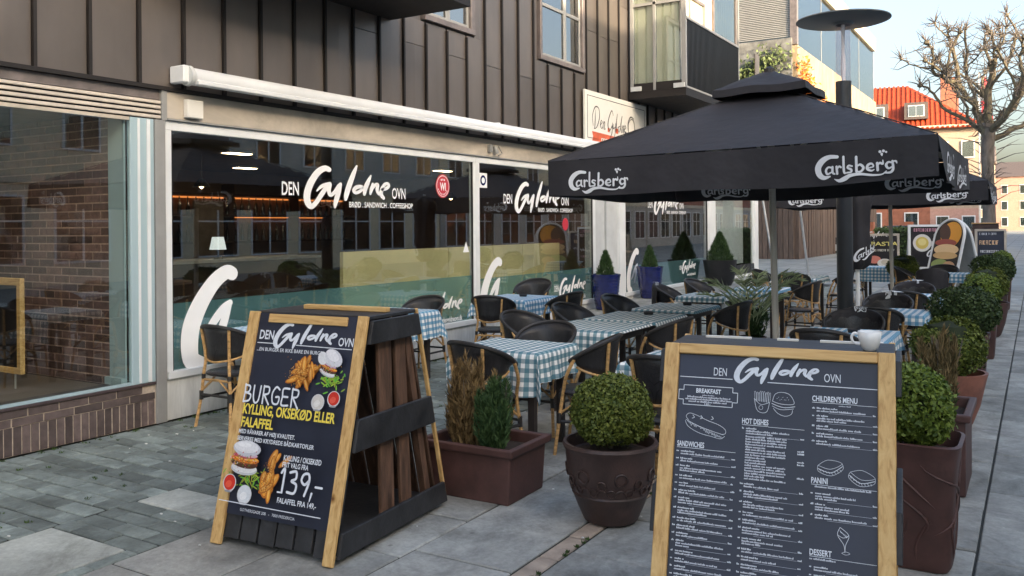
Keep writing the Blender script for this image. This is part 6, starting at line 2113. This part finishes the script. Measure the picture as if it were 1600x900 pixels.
txt('OVN', .228, .325, 1.066, .043, b=.02)
def line(x0, y0, x1, y1, w=.0022, col=white): P.add(([(x0, y0 - w), (x1, y1 - w), (x1, y1 + w), (x0, y0 + w)], [(0, 1, 2, 3)]), col, dn=0.00002)
line(-.32, 1.056, -.205, 1.056); line(-.05, 1.055, .32, 1.051)
txt('...EN BURGER ER IKKE BARE EN BURGER', -.315, .15, 1.013, .019, b=.01)
rs = random.Random(5)
for q in range(6):
    pass
for q in range(26):
    v_ = rs.random(); u_ = rs.gauss(0, .035)
    P.wedge(.035 + u_ + (.02 if v_ > .5 else -.01), .855 + v_ * .12 * (1 - abs(u_) * 6), rs.uniform(.038, .056), rs.uniform(.011, .018), rs.choice([.3, .9, 1.2, 1.7, 2.1, 2.6, .1]) + rs.gauss(0, .15), rs.uniform(.75, 1.05))
for _ in range(60):
    P.ell(.235 + rs.gauss(0, .035), .885 + rs.gauss(0, .022), rs.uniform(.008, .018), .004, (rs.uniform(.1, .35), rs.uniform(.32, .52), .04), rs.uniform(0, PI), 8, dn=.00004)
burger(P, .215, .945, .055, -.28)
P.ell(.17, .995, .03, .035, (.72, .73, .75), .5); P.ell(.24, 1.0, .062, .04, (.66, .67, .71), -.5); P.ell(.232, 1.012, .045, .025, (.8, .8, .83), -.5)
for q in range(150):
    P.ell(.035 + rs.gauss(0, .035), .91 + rs.gauss(0, .03), rs.uniform(.0015, .005), rs.uniform(.001, .003), rs.choice([(.25, .08, .01), (.85, .5, .14), (.5, .2, .03)]), rs.uniform(0, 3), 5, dn=.00001)
for q in range(60):
    P.ell(.215 + rs.gauss(0, .03), .945 + rs.gauss(0, .012), rs.uniform(.0015, .005), rs.uniform(.001, .003), rs.choice([(.5, .06, .05), (.8, .45, .1), (.1, .3, .03), (.7, .5, .6)]), rs.uniform(0, 3), 5, dn=.00001)
sauce(P, .183, .77, .042, (.62, .6, .56), (.74, .73, .7)); sauce(P, .281, .795, .04, (.6, .03, .015), (.75, .1, .06))
# hand written BURGER
BUR = []
def ltr(strokes_, ox, w=7):
    for s_ in strokes_: BUR.append([(ox + x, y, w) for x, y in s_])
ltr([[(0, 0), (2, 30), (0, 60)], [(0, 2), (24, 6), (22, 24), (2, 28)], [(2, 28), (32, 34), (28, 54), (0, 60)]], 0)
ltr([[(0, 2), (2, 40), (14, 60), (30, 50), (34, 2)]], 46)
ltr([[(0, 0), (2, 60)], [(0, 2), (26, 4), (26, 24), (2, 30)], [(6, 30), (34, 62)]], 96)
ltr([[(34, 8), (16, 0), (0, 24), (8, 54), (32, 56), (36, 34), (20, 34)]], 142)
ltr([[(32, 2), (2, 4), (2, 30), (2, 58), (34, 58)], [(2, 30), (28, 30)]], 192)
ltr([[(0, 0), (2, 62)], [(0, 2), (28, 6), (26, 26), (2, 30)], [(6, 30), (36, 66)]], 240)
V, F = [], []
for s_ in BUR: stroke(s_, V, F)
V = layered(V, F, STROKE_END[-len(BUR):])
P.add(([(x / 276 * .375, (60 - y) / 276 * .375 * 1.12, z) for x, y, z in V], F), white, (-.312, .735))
txt('KYLLING, OKSEKØD ELLER', -.303, .31, .675, .05, yel, .03); txt('FALAFFEL', -.30, -.08, .608, .048, yel, .03)
txt('MED RÅVARER AF HØJ KVALITET.', -.306, .075, .572, .021, b=.022); txt('SERVERES MED KRYDREDE BÅDKARTOFLER', -.308, .205, .536, .021, b=.022)
for _ in range(60):
    P.ell(-.19 + rs.gauss(0, .05), .36 + rs.gauss(0, .03), rs.uniform(.01, .03), .0035, (rs.uniform(.1, .35), rs.uniform(.3, .5), .04), rs.uniform(0, PI), 8, dn=.00004)
burger(P, -.225, .435, .095, -.02)
for q in range(18):
    v_ = rs.random()
    P.wedge(-.03 + rs.gauss(0, .02) + .02 * (v_ - .5), .28 + v_ * .19, rs.uniform(.036, .052), rs.uniform(.014, .022), rs.choice([.7, 1.1, 1.4, 1.9, .9]) + rs.gauss(0, .15), rs.uniform(.8, 1.05))
for q in range(130):
    P.ell(-.04 + rs.gauss(0, .016), .37 + rs.gauss(0, .045), rs.uniform(.0015, .006), rs.uniform(.001, .003), rs.choice([(.25, .08, .01), (.85, .5, .14), (.5, .2, .03)]), rs.uniform(0, 3), 5, dn=.00001)
for q in range(110):
    P.ell(-.225 + rs.gauss(0, .045), .435 + rs.gauss(0, .018), rs.uniform(.002, .007), rs.uniform(.001, .0035), rs.choice([(.5, .06, .05), (.8, .45, .1), (.1, .3, .03), (.72, .5, .62), (.15, .05, .02)]), rs.uniform(0, 3), 5, dn=.00001)
sauce(P, -.283, .318, .045, (.62, .03, .015), (.78, .1, .05)); sauce(P, -.17, .272, .048, (.66, .7, .74), (.78, .8, .82))
txt('KYLLING / OKSEKØD', .05, .29, .468, .026, b=.022); txt('FRIT VALG FRA', .048, .215, .436, .024, b=.022)
N139 = []
for s_ in ([(0, 10), (10, 0), (10, 60)], [(30, 6), (50, 2), (52, 20), (38, 28), (56, 36), (52, 58), (28, 58)], [(96, 22), (84, 32), (72, 22), (78, 6), (94, 4), (98, 24), (88, 60)]): N139.append([(x, y, 7) for x, y in s_])
N139.append([(112, 52, 7), (108, 72, 3)]); N139.append([(122, 34, 6), (144, 34, 6)])
V, F = [], []
for s_ in N139: stroke(s_, V, F)
V = layered(V, F, STROKE_END[-len(N139):])
P.add(([(x / 144 * .265, (60 - y) / 144 * .265, z) for x, y, z in V], F), white, (.052, .315))
line(.04, .312, .075, .312, .004)
txt('FALAFFEL FRA 149,-', .05, .297, .262, .025, b=.022)
line(-.334, .2275, .334, .2245); txt('GOTHERSGADE 20B   -   7000 FREDERICIA', -.18, .178, .192, .014)
P.m.build('poster_print', 'print', t)

# --- menu board
MW_, ML_, MH_ = .81, .36, 1.185
t = board_root('menu_board', 'pallet wood A-frame board with a dark menu in a yellow pine frame', -.789, 2.867, .12)
MBR = t
fn, L = aframe(t, MW_, ML_, MH_, 1.02, 0)
for s in (-1, 1):
    a, b = (.352, .408) if s > 0 else (-.404, -.349)
    slanted_box(MB(), fn, a, b, .0, L + .006, -.006, .02).build('stile', 'pine_v', t, bevel=.003)
slanted_box(MB(), fn, -.3485, .3515, L - .032, L + .006, -.006, .02).build('top_rail', 'pine_h', t, bevel=.003)
slanted_box(MB(), fn, -.3485, .3515, .0, .05, -.006, .02).build('bottom_rail', 'pine_h', t, bevel=.003)
slanted_box(MB(), fn, -.348, .351, .052, L - .034, -.0072, .003).build('menu_sheet', 'poster_blue', t)
# worn pale top edge strips
for (a, b) in ((-.30, -.12), (-.02, .06), (.14, .34)):
    MB().box(a, .30 + ML_ - .36 + .29, MH_ + .0045, b, .30 + ML_ - .36 + .31, MH_ + .012).build('worn_edge', 'sign_cream', t)
P = PR(fn); white = (.68, .72, .78)
txt('DEN', -.216, -.168, 1.13, .03, b=.0); P.add(GYLDNE, white, (-.138, 1.106), .295); txt('OVN', .175, .23, 1.131, .03)
line(-.342, 1.119, -.146, 1.1195, .0014); line(-.02, 1.1165, .351, 1.1155, .0014)
def box_outline(x0, y0, x1, y1, c=.018, w=.0012):
    pts = [(x0 + c, y0), (x1 - c, y0), (x1 - c, y0 + c), (x1, y0 + c), (x1, y1 - c), (x1 - c, y1 - c), (x1 - c, y1), (x0 + c, y1), (x0 + c, y1 - c), (x0, y1 - c), (x0, y0 + c), (x0 + c, y0 + c), (x0 + c, y0)]
    for (a, b), (c_, d) in zip(pts, pts[1:]):
        if abs(a - c_) > abs(b - d): line(min(a, c_), b, max(a, c_), d, w)
        else: P.add(([(a - w, b), (a + w, b), (c_ + w, d), (c_ - w, d)], [(0, 1, 2, 3)]), white, dn=0)
box_outline(-.343, 1.016, -.125, 1.088)
txt('BREAKFAST', -.278, -.186, 1.062, .016, b=.03)
rs = random.Random(9)
def greek(x0, x1, y, h=.0066, col=(.6, .63, .7), dens=.9):
    """a line of illegibly small print: broken word-like marks"""
    x = x0
    V, F = [], []
    while x < x1 - .003:
        wl = rs.uniform(.008, .03)
        e = min(x + wl, x1)
        xx = x
        while xx < e:
            lw = rs.uniform(.002, .0034); hh = h * rs.choice([.62, .62, .7, 1.0])
            n = len(V); V += [(xx, y), (xx + lw, y), (xx + lw, y + hh), (xx, y + hh)]; F.append((n, n + 1, n + 2, n + 3)); xx += lw + .0007
        x = e + .0035
    P.add((V, F), col, dn=0)
greek(-.255, -.21, 1.052, .004); greek(-.31, -.152, 1.043); greek(-.318, -.145, 1.0345); greek(-.305, -.16, 1.026)
txt('130,-', -.245, -.222, 1.0185, .006, b=.02)
def heading(s_, x0, x1, y, xl): txt(s_, x0, x1, y, .019, b=.022); line(x0, y - .0045, x0 + (x1 - x0), y - .0045, .0008); line(x1, y - .006, xl, y - .006, .0007)
heading('SANDWICHES', -.338, -.238, .862, -.124)
heading('HOT DISHES', -.105, -.012, .963, .112)
heading("CHILDREN'S MENU", .136, .286, 1.062, .349)
heading('PANINI', .138, .192, .781, .349)
heading('DESSERT', .137, .208, .545, .349)
greek(.225, .262, 1.048, .004)
def entries(x0, xn, x1, y, ymin, step=.0):
    while y > ymin:
        greek(xn, xn + .007, y, .006, white)
        greek(x0, x0 + rs.uniform(.03, .07), y, .006, white)
        n = rs.choice([1, 1, 2])
        greek(x0, x0 + (x1 - x0) * rs.uniform(.55, .9), y - .0095)
        if n == 2: greek(x0, x0 + (x1 - x0) * rs.uniform(.2, .6), y - .018)
        ll = y - .0095 * n - .004
        line(x0 + .04, ll, x1 - .016, ll, .0005, (.45, .48, .55)); greek(x1 - .013, x1, ll, .006, white)
        y -= .0095 * n + .0165
entries(-.323, -.339, -.124, .842, .08)
entries(-.09, -.104, .112, .944, .92)
yq = .915
while yq > .76:
    greek(-.09, -.02, yq); greek(-.015, .05, yq) if rs.random() > .3 else None
    if rs.random() > .55: greek(.09, .112, yq, .006, white)
    yq -= .0092
entries(-.09, -.104, .112, .75, .08)
entries(.152, .137, .349, 1.035, .90)
greek(.15, .33, .767); entries(.152, .137, .349, .745, .665)
greek(.137, .22, .53); entries(.152, .137, .349, .505, .08)
# line drawings
def draw(pts, w=.0016, close=False): 
    V, F = [], []
    q = [(x, y, w) for x, y in pts]
    if close: q.append(q[0])
    stroke(q, V, F, 4)
    P.add((V, F), white, dn=.00002)
draw([(-.30, .958), (-.31, .972), (-.298, .984), (-.27, .978), (-.23, .962), (-.19, .95), (-.165, .935), (-.163, .92), (-.178, .916)])
draw([(-.312, .955), (-.30, .935), (-.26, .915), (-.21, .905), (-.18, .9), (-.165, .91)])
draw([(-.31, .96), (-.27, .942), (-.22, .927), (-.17, .915)])
for i in range(22):
    x = -.305 + i * .006; y = .957 - i * .0023
    draw([(x, y), (x + .004, y - rs.uniform(.004, .014)), (x + .007, y - .003)], .0012)
for x in (-.285, -.255, -.215): draw([(x, .978), (x + .006, .970), (x - .002, .966)], .002)
draw([(-.064, 1.055), (-.055, 1.018), (-.038, 1.006), (-.018, 1.012), (-.01, 1.045)]); draw([(-.064, 1.055), (-.04, 1.035), (-.01, 1.045)])
for i in range(9): draw([(-.062 + i * .006, 1.05 - .001 * i), (-.064 + i * .0065, 1.078 + rs.uniform(-.006, .006)), (-.059 + i * .0065, 1.076), (-.057 + i * .006, 1.046)], .001)
draw([(-.04 + .007 * math.cos(q), 1.024 + .007 * math.sin(q)) for q in [2 * PI * i / 10 for i in range(11)]], .0011)
draw([(.0, 1.05), (.008, 1.075), (.03, 1.084), (.058, 1.078), (.074, 1.055), (.07, 1.043), (.03, 1.042), (.0, 1.05)])
draw([(-.002, 1.042), (.02, 1.034), (.045, 1.03), (.078, 1.036)], .0022); draw([(.0, 1.033), (.03, 1.022), (.074, 1.028)], .0016); draw([(.004, 1.025), (.02, 1.008), (.045, 1.0), (.066, 1.008), (.07, 1.022)])
for i in range(9): draw([(.015 + .005 * i, 1.06 + .006 * math.sin(i * 2)), (.017 + .005 * i, 1.061 + .006 * math.sin(i * 2))], .0012)
def pan(cx, cy, r_):
    c, s_ = math.cos(r_), math.sin(r_)
    T = lambda L_: [(cx + x * c - y * s_, cy + x * s_ + y * c) for x, y in L_]
    draw(T([(-.04, .008), (-.005, .025), (.04, .012), (.0, -.006), (-.04, .008)]), .0013); draw(T([(-.04, .008), (-.04, -.012), (.0, -.028), (.04, -.008), (.04, .012)]), .0013); draw(T([(-.04, -.003), (.0, -.018), (.04, .002)]), .0022)
    for i in range(8): draw(T([(-.036 + .0095 * i, -.006 - .012 * (1 - abs(i - 4) / 4)), (-.032 + .0095 * i, -.012 - .012 * (1 - abs(i - 4) / 4))]), .0013)
pan(.2, .838, .12); pan(.302, .813, -.22)
draw([(.234, .645), (.226, .62), (.246, .59), (.25, .566)]); draw([(.234, .645), (.262, .622), (.252, .59), (.25, .566)]); draw([(.226, .62), (.245, .612), (.262, .622)]); draw([(.24, .563), (.252, .559), (.266, .564), (.252, .569), (.24, .563)], .0012)
for i in range(6): draw([(.234 + .004 * i, .634 - .004 * i), (.238 + .004 * i, .628 - .002 * i)], .002)
P.m.build('menu_print', 'print', t)

# --- coffee cup on the menu board
CP = thing('coffee_cup', 'white porcelain cup standing on top of the menu board', 'cup', (-.52, 3.335, MH_ + .0045))
CP.scale = (.88, .88, .92)
MB().lathe([(.022, 0), (.024, .004), (.034, .012), (.043, .045), (.047, .075), (.044, .075), (.040, .045), (.028, .014), (0, .012)], 30).build('bowl', 'ceramic', CP, smooth='all')
m = MB(); m.tube(catmull([(-.040, -.01, .062), (-.058, -.014, .066), (-.068, -.016, .05), (-.060, -.014, .03), (-.037, -.009, .024)], 5), .0055, 8)
m.build('handle', 'ceramic', CP, smooth=True)

# ------------------------------------------------------------------ far signs
def flatsign(name, label, x, y, rz, w, h, z0, frame_m, face_m, lean=.0):
    t = thing(name, label, 'sign', (x, y, 0), rz)
    T4 = Matrix.Translation((0, 0, z0)) @ Matrix.Rotation(-lean, 4, 'X')
    fr = MB()
    for b in ((-w / 2, -.03, 0, -w / 2 + .05, .03, h), (w / 2 - .05, -.03, 0, w / 2, .03, h), (-w / 2 + .05, -.03, h - .05, w / 2 - .05, .03, h), (-w / 2 + .05, -.03, 0, w / 2 - .05, .03, .05)): fr.box(*b, M4=T4)
    fr.build('frame', frame_m, t)
    MB().box(-w / 2 + .05, -.012, .05, w / 2 - .05, .012, h - .05, M4=T4).build('panel', face_m, t)
    lg = MB()
    for s in (-1, 1): lg.beam((s * (w / 2 - .04), .02, 0), (s * (w / 2 - .04), .02, z0 + .02), .035, .035); lg.beam((s * (w / 2 - .04), .42, 0), (s * (w / 2 - .04), .06, z0 + h * .9), .03, .03)
    lg.build('leg', frame_m, t)
    return t, (lambda u, v, n=0: tuple(T4 @ Vector((u, -.014 - n, v))))
face = R(22)
def scrawl(P, x0, x1, y, h, col, seed=1):
    """illegible far lettering: uneven upright and cross marks"""
    r = random.Random(seed); x = x0
    while x < x1:
        w = h * r.uniform(.35, .6); V = []; F = []
        for (a, b, c, d) in ((0, 0, .22, 1), (.7 if r.random() > .4 else 0, 0, .95 if r.random() > .4 else .25, 1), (0, .8, 1, 1), (0, 0, 1, .18) if r.random() > .5 else (0, .4, .9, .55)):
            n = len(V); V += [(x + a * w, y + b * h), (x + c * w, y + b * h), (x + c * w, y + d * h), (x + a * w, y + d * h)]; F.append((n, n + 1, n + 2, n + 3))
        P.add((V, F), col, dn=0)
        x += w + h * .18
        if r.random() < .18: x += h * .4
t, f_ = flatsign('poster_stand', 'black poster stand in a pale frame showing a round bowl and pink lettering', -2.08, 21.9, face, 1.0, 1.02, .58, 'white_frame', 'poster_black')
P = PR(f_); P.n = .002
scrawl(P, -.38, .36, .86, .075, (.62, .3, .38), 3); scrawl(P, .05, .22, .75, .05, (.6, .52, .52), 4); scrawl(P, .25, .4, .74, .085, (.7, .5, .5), 5)
P.ell(-.2, .6, .2, .2, (.7, .68, .64), 0, 28); P.ell(-.2, .6, .14, .14, (.65, .5, .12), 0, 24); P.ell(-.2, .62, .09, .08, (.78, .66, .26), 0, 20); P.ell(.02, .58, .04, .06, (.6, .58, .55))
P.add(GYLDNE, (.75, .75, .75), (-.1, .28), .5); scrawl(P, .05, .36, .15, .07, (.75, .45, .5), 6)
P.m.build('poster_print', 'print', t)
t, f_ = flatsign('chalkboard', 'dark chalkboard with yellow hand lettering beyond the folded parasol', -3.12, 21.5, face, .85, 1.1, .3, 'beam', 'poster_black')
P = PR(f_); P.n = .002
P.add(GYLDNE, (.7, .7, .7), (-.3, .98), .5); P.add(textfit('DEN GYLDNE', -.4, .4, .84, .09, .02), (.7, .6, .2)) if False else None
P.add(textfit('PASTA', -.2, .4, .82, .09, .02), (.75, .66, .2)); scrawl(P, -.35, .3, .69, .05, (.72, .7, .6), 8)
P.ell(-.12, .5, .14, .09, (.6, .2, .15)); P.ell(.1, .42, .16, .1, (.7, .68, .62)); P.ell(.12, .44, .1, .06, (.55, .5, .4)); P.ell(-.3, .3, .12, .05, (.7, .62, .45))
P.m.build('poster_print', 'print', t)
t, f_ = flatsign('chalkboard', 'slim wooden framed chalkboard at the far right end of the planter row', -.95, 23.4, R(10), .66, 1.42, .06, 'beam', 'poster_blue')
P = PR(f_); P.n = .002
scrawl(P, -.24, .1, 1.28, .05, (.6, .63, .7), 9); scrawl(P, -.24, .2, 1.05, .1, (.75, .5, .3), 10); scrawl(P, -.22, .16, .86, .06, (.7, .7, .72), 11)
for i in range(8): P.add(textfit('MENU', -.24, .24, .7 - i * .07, .02, .02), (.5, .5, .55)) if False else None
P.m.build('poster_print', 'print', t)
bxx = thing('parcel_box', 'dark box with a yellow edged lid standing just beyond the slim chalkboard', 'box', (-1.05, 23.9, 0))
MB().box(-.3, -.2, 0, .25, .3, 1.6).build('body', 'pot_brown', bxx, bevel=.01)
MB().box(-.32, -.22, 1.6, .27, .32, 1.63).build('lid', 'bamboo', bxx, bevel=.01)
# arched double sign
def arch(t, w, h, lean, y0, fm, rz=0, off=0):
    T4 = Matrix.Translation((off, y0, .05)) @ Matrix.Rotation(lean, 4, 'X')
    pts = []
    r = w / 2
    for i in range(17):
        a = PI * i / 16
        pts.append((r * math.cos(a), 0, h - r * 1.0 + r * 1.0 * math.sin(a)))
    path = [(r, 0, 0)] + pts + [(-r, 0, 0)]
    fr = MB(); fr.tube([tuple(T4 @ Vector(p)) for p in path], .03, 8); fr.tube([tuple(T4 @ Vector(p)) for p in ((r, 0, .02), (-r, 0, .02))], .025, 8)
    pn = MB()
    n = len(path)
    for yy_ in (-.012, .012):
        pn.v += [tuple(T4 @ Vector((p[0], yy_, p[2]))) for p in path]
    pn.f = [tuple(range(n)), tuple(reversed(range(n, 2 * n)))] + [(i, n + i, n + (i + 1) % n, (i + 1) % n) for i in range(n)]; pn.mi = [0] * len(pn.f)
    return fr, pn, T4
AS = thing('arched_sign', 'white rimmed arched A-frame sign with a large burger picture', 'sign', (-1.55, 20.6, 0), R(-42))
fr, pn, T4 = arch(AS, .8, 1.72, R(-15), -.42, None)
fr.build('frame', 'white_frame', AS, smooth=True); pn.build('panel', 'poster_black', AS)
P = PR(lambda u, v, n=0: tuple(T4 @ Vector((u, -.014 - n, v)))); P.n = .002
P.ell(.05, 1.38, .28, .28, (.75, .33, .04), 0, 24); P.ell(-.12, 1.42, .14, .2, (.08, .04, .03), .5); P.ell(-.05, 1.2, .3, .08, (.35, .08, .06)); P.ell(0, 1.05, .34, .12, (.85, .6, .32)); P.ell(0, .92, .34, .08, (.7, .45, .2))
P.ell(-.1, .72, .24, .12, (.3, .38, .12)); P.ell(.15, .68, .18, .12, (.62, .36, .2)); P.ell(0, .45, .33, .2, (.7, .33, .18)); P.ell(.1, .5, .2, .1, (.8, .5, .3)); P.ell(-.15, .3, .18, .1, (.6, .4, .25)); P.ell(.05, .2, .3, .09, (.75, .5, .35))
P.m.build('poster_print', 'print', AS)
fr, pn, T4 = arch(AS, .8, 1.72, R(15), .46, None)
fr.build('frame', 'white_frame', AS, smooth=True); pn.build('panel', 'pillar', AS)

# bent white tubular stand beyond the shop door
TS = thing('tubular_stand', 'tall bent white tubular stand beyond the end of the cafe', 'stand', (-8.0, 27.5, 0))
m = MB()
m.tube([(-.35, 0, 0), (-.15, .0, 2.35), (-.3, 0, 2.5), (-.9, 0, 2.5)], .04, 8); m.tube([(.95, 0, 0), (.55, 0, 2.6)], .035, 8); m.tube([(.95, 0, 0), (.75, .3, 2.6)], .035, 8); m.tube([(1.9, .3, 0), (1.65, .1, 2.6)], .035, 8)
m.tube([(-.9, 0, 2.6), (1.7, 0, 2.6)], .035, 8)
m.build('frame', 'steel', TS, smooth=True)

# flag
FL = thing('flag', 'red and white flag hanging limp from a far flagpole behind the bare tree', 'flag', (-2.9, 58, 0))
MB().tube([(0, 0, 0), (0, 0, 10.5)], [.06, .035], 10).build('pole', 'white_frame', FL, smooth=True)
m = MB()
for i in range(12):
    for j in range(5):
        u, v = j / 4, i / 11
        m.v.append((.1 + u * (.35 + .25 * v) + .05 * math.sin(i + j), .1 * math.sin(u * 7 + i * .5), 10.2 - v * 2.6))
for i in range(11):
    for j in range(4):
        a = i * 5 + j; m.f.append((a, a + 1, a + 6, a + 5)); m.mi.append(1 if i == 5 else 0)
m.build('cloth', ['flag_red', 'print_white'], FL, smooth='all')
# lamp post and parked cars beyond the hedge
WP = thing('white_post', 'thick white post standing behind the chalkboard with yellow lettering', 'post', (-4.3, 25.6, 0))
MB().lathe([(.14, 0), (.14, 3.2), (.0, 3.2)], 18).build('post', 'plaster' if False else 'pillar', WP, smooth=True)
def car(label, x, y, rz, m_):
    t = thing('parked_car', label, 'car', (x, y, 0), rz, 'parked cars beyond the hedge')
    def prism(prof, w, nm, mt, off=0):
        m = MB(); n = len(prof)
        for s in (-1, 1): m.v += [(px, s * w / 2, pz) for px, pz in prof]
        m.f = [tuple(range(n)), tuple(reversed(range(n, 2 * n)))] + [(i, n + i, n + (i + 1) % n, (i + 1) % n) for i in range(n)]; m.mi = [0] * len(m.f)
        return m.build(nm, mt, t, bevel=.04, seg=2)
    prism([(-2.1, .25), (2.1, .25), (2.15, .6), (1.9, .8), (1.0, .92), (-1.9, .98), (-2.15, .7)], 1.75, 'body', m_)
    prism([(-1.75, .97), (-1.3, 1.42), (.2, 1.45), (.95, .93)], 1.5, 'cabin', 'glass_far')
    prism([(-1.35, 1.40), (-1.2, 1.47), (.15, 1.49), (.28, 1.42)], 1.46, 'roof', m_)
    for sx in (-1.3, 1.3):
        for sy in (-1, 1):
            w = MB().lathe([(.0, -.1), (.3, -.1), (.32, -.06), (.32, .06), (.3, .1), (0, .1)], 18).build('wheel', 'rubber', t, rot=(PI / 2, 0, 0), loc=(sx, sy * .8, .32))
            MB().lathe([(.18, -.105), (.18, .105)], 12).build('rim', 'steel', w)
    for sy in (-1, 1): MB().box(2.1, sy * .6 - .15, .55, 2.17, sy * .6 + .15, .68).build('headlight', 'print_white', t)
car('dark parked car beyond the hedge left of the garden wall', -10.8, 50, .15, 'car_paint')
car('dark parked car beyond the hedge in front of the garden wall', -7.2, 54, 3.2, 'car_paint')
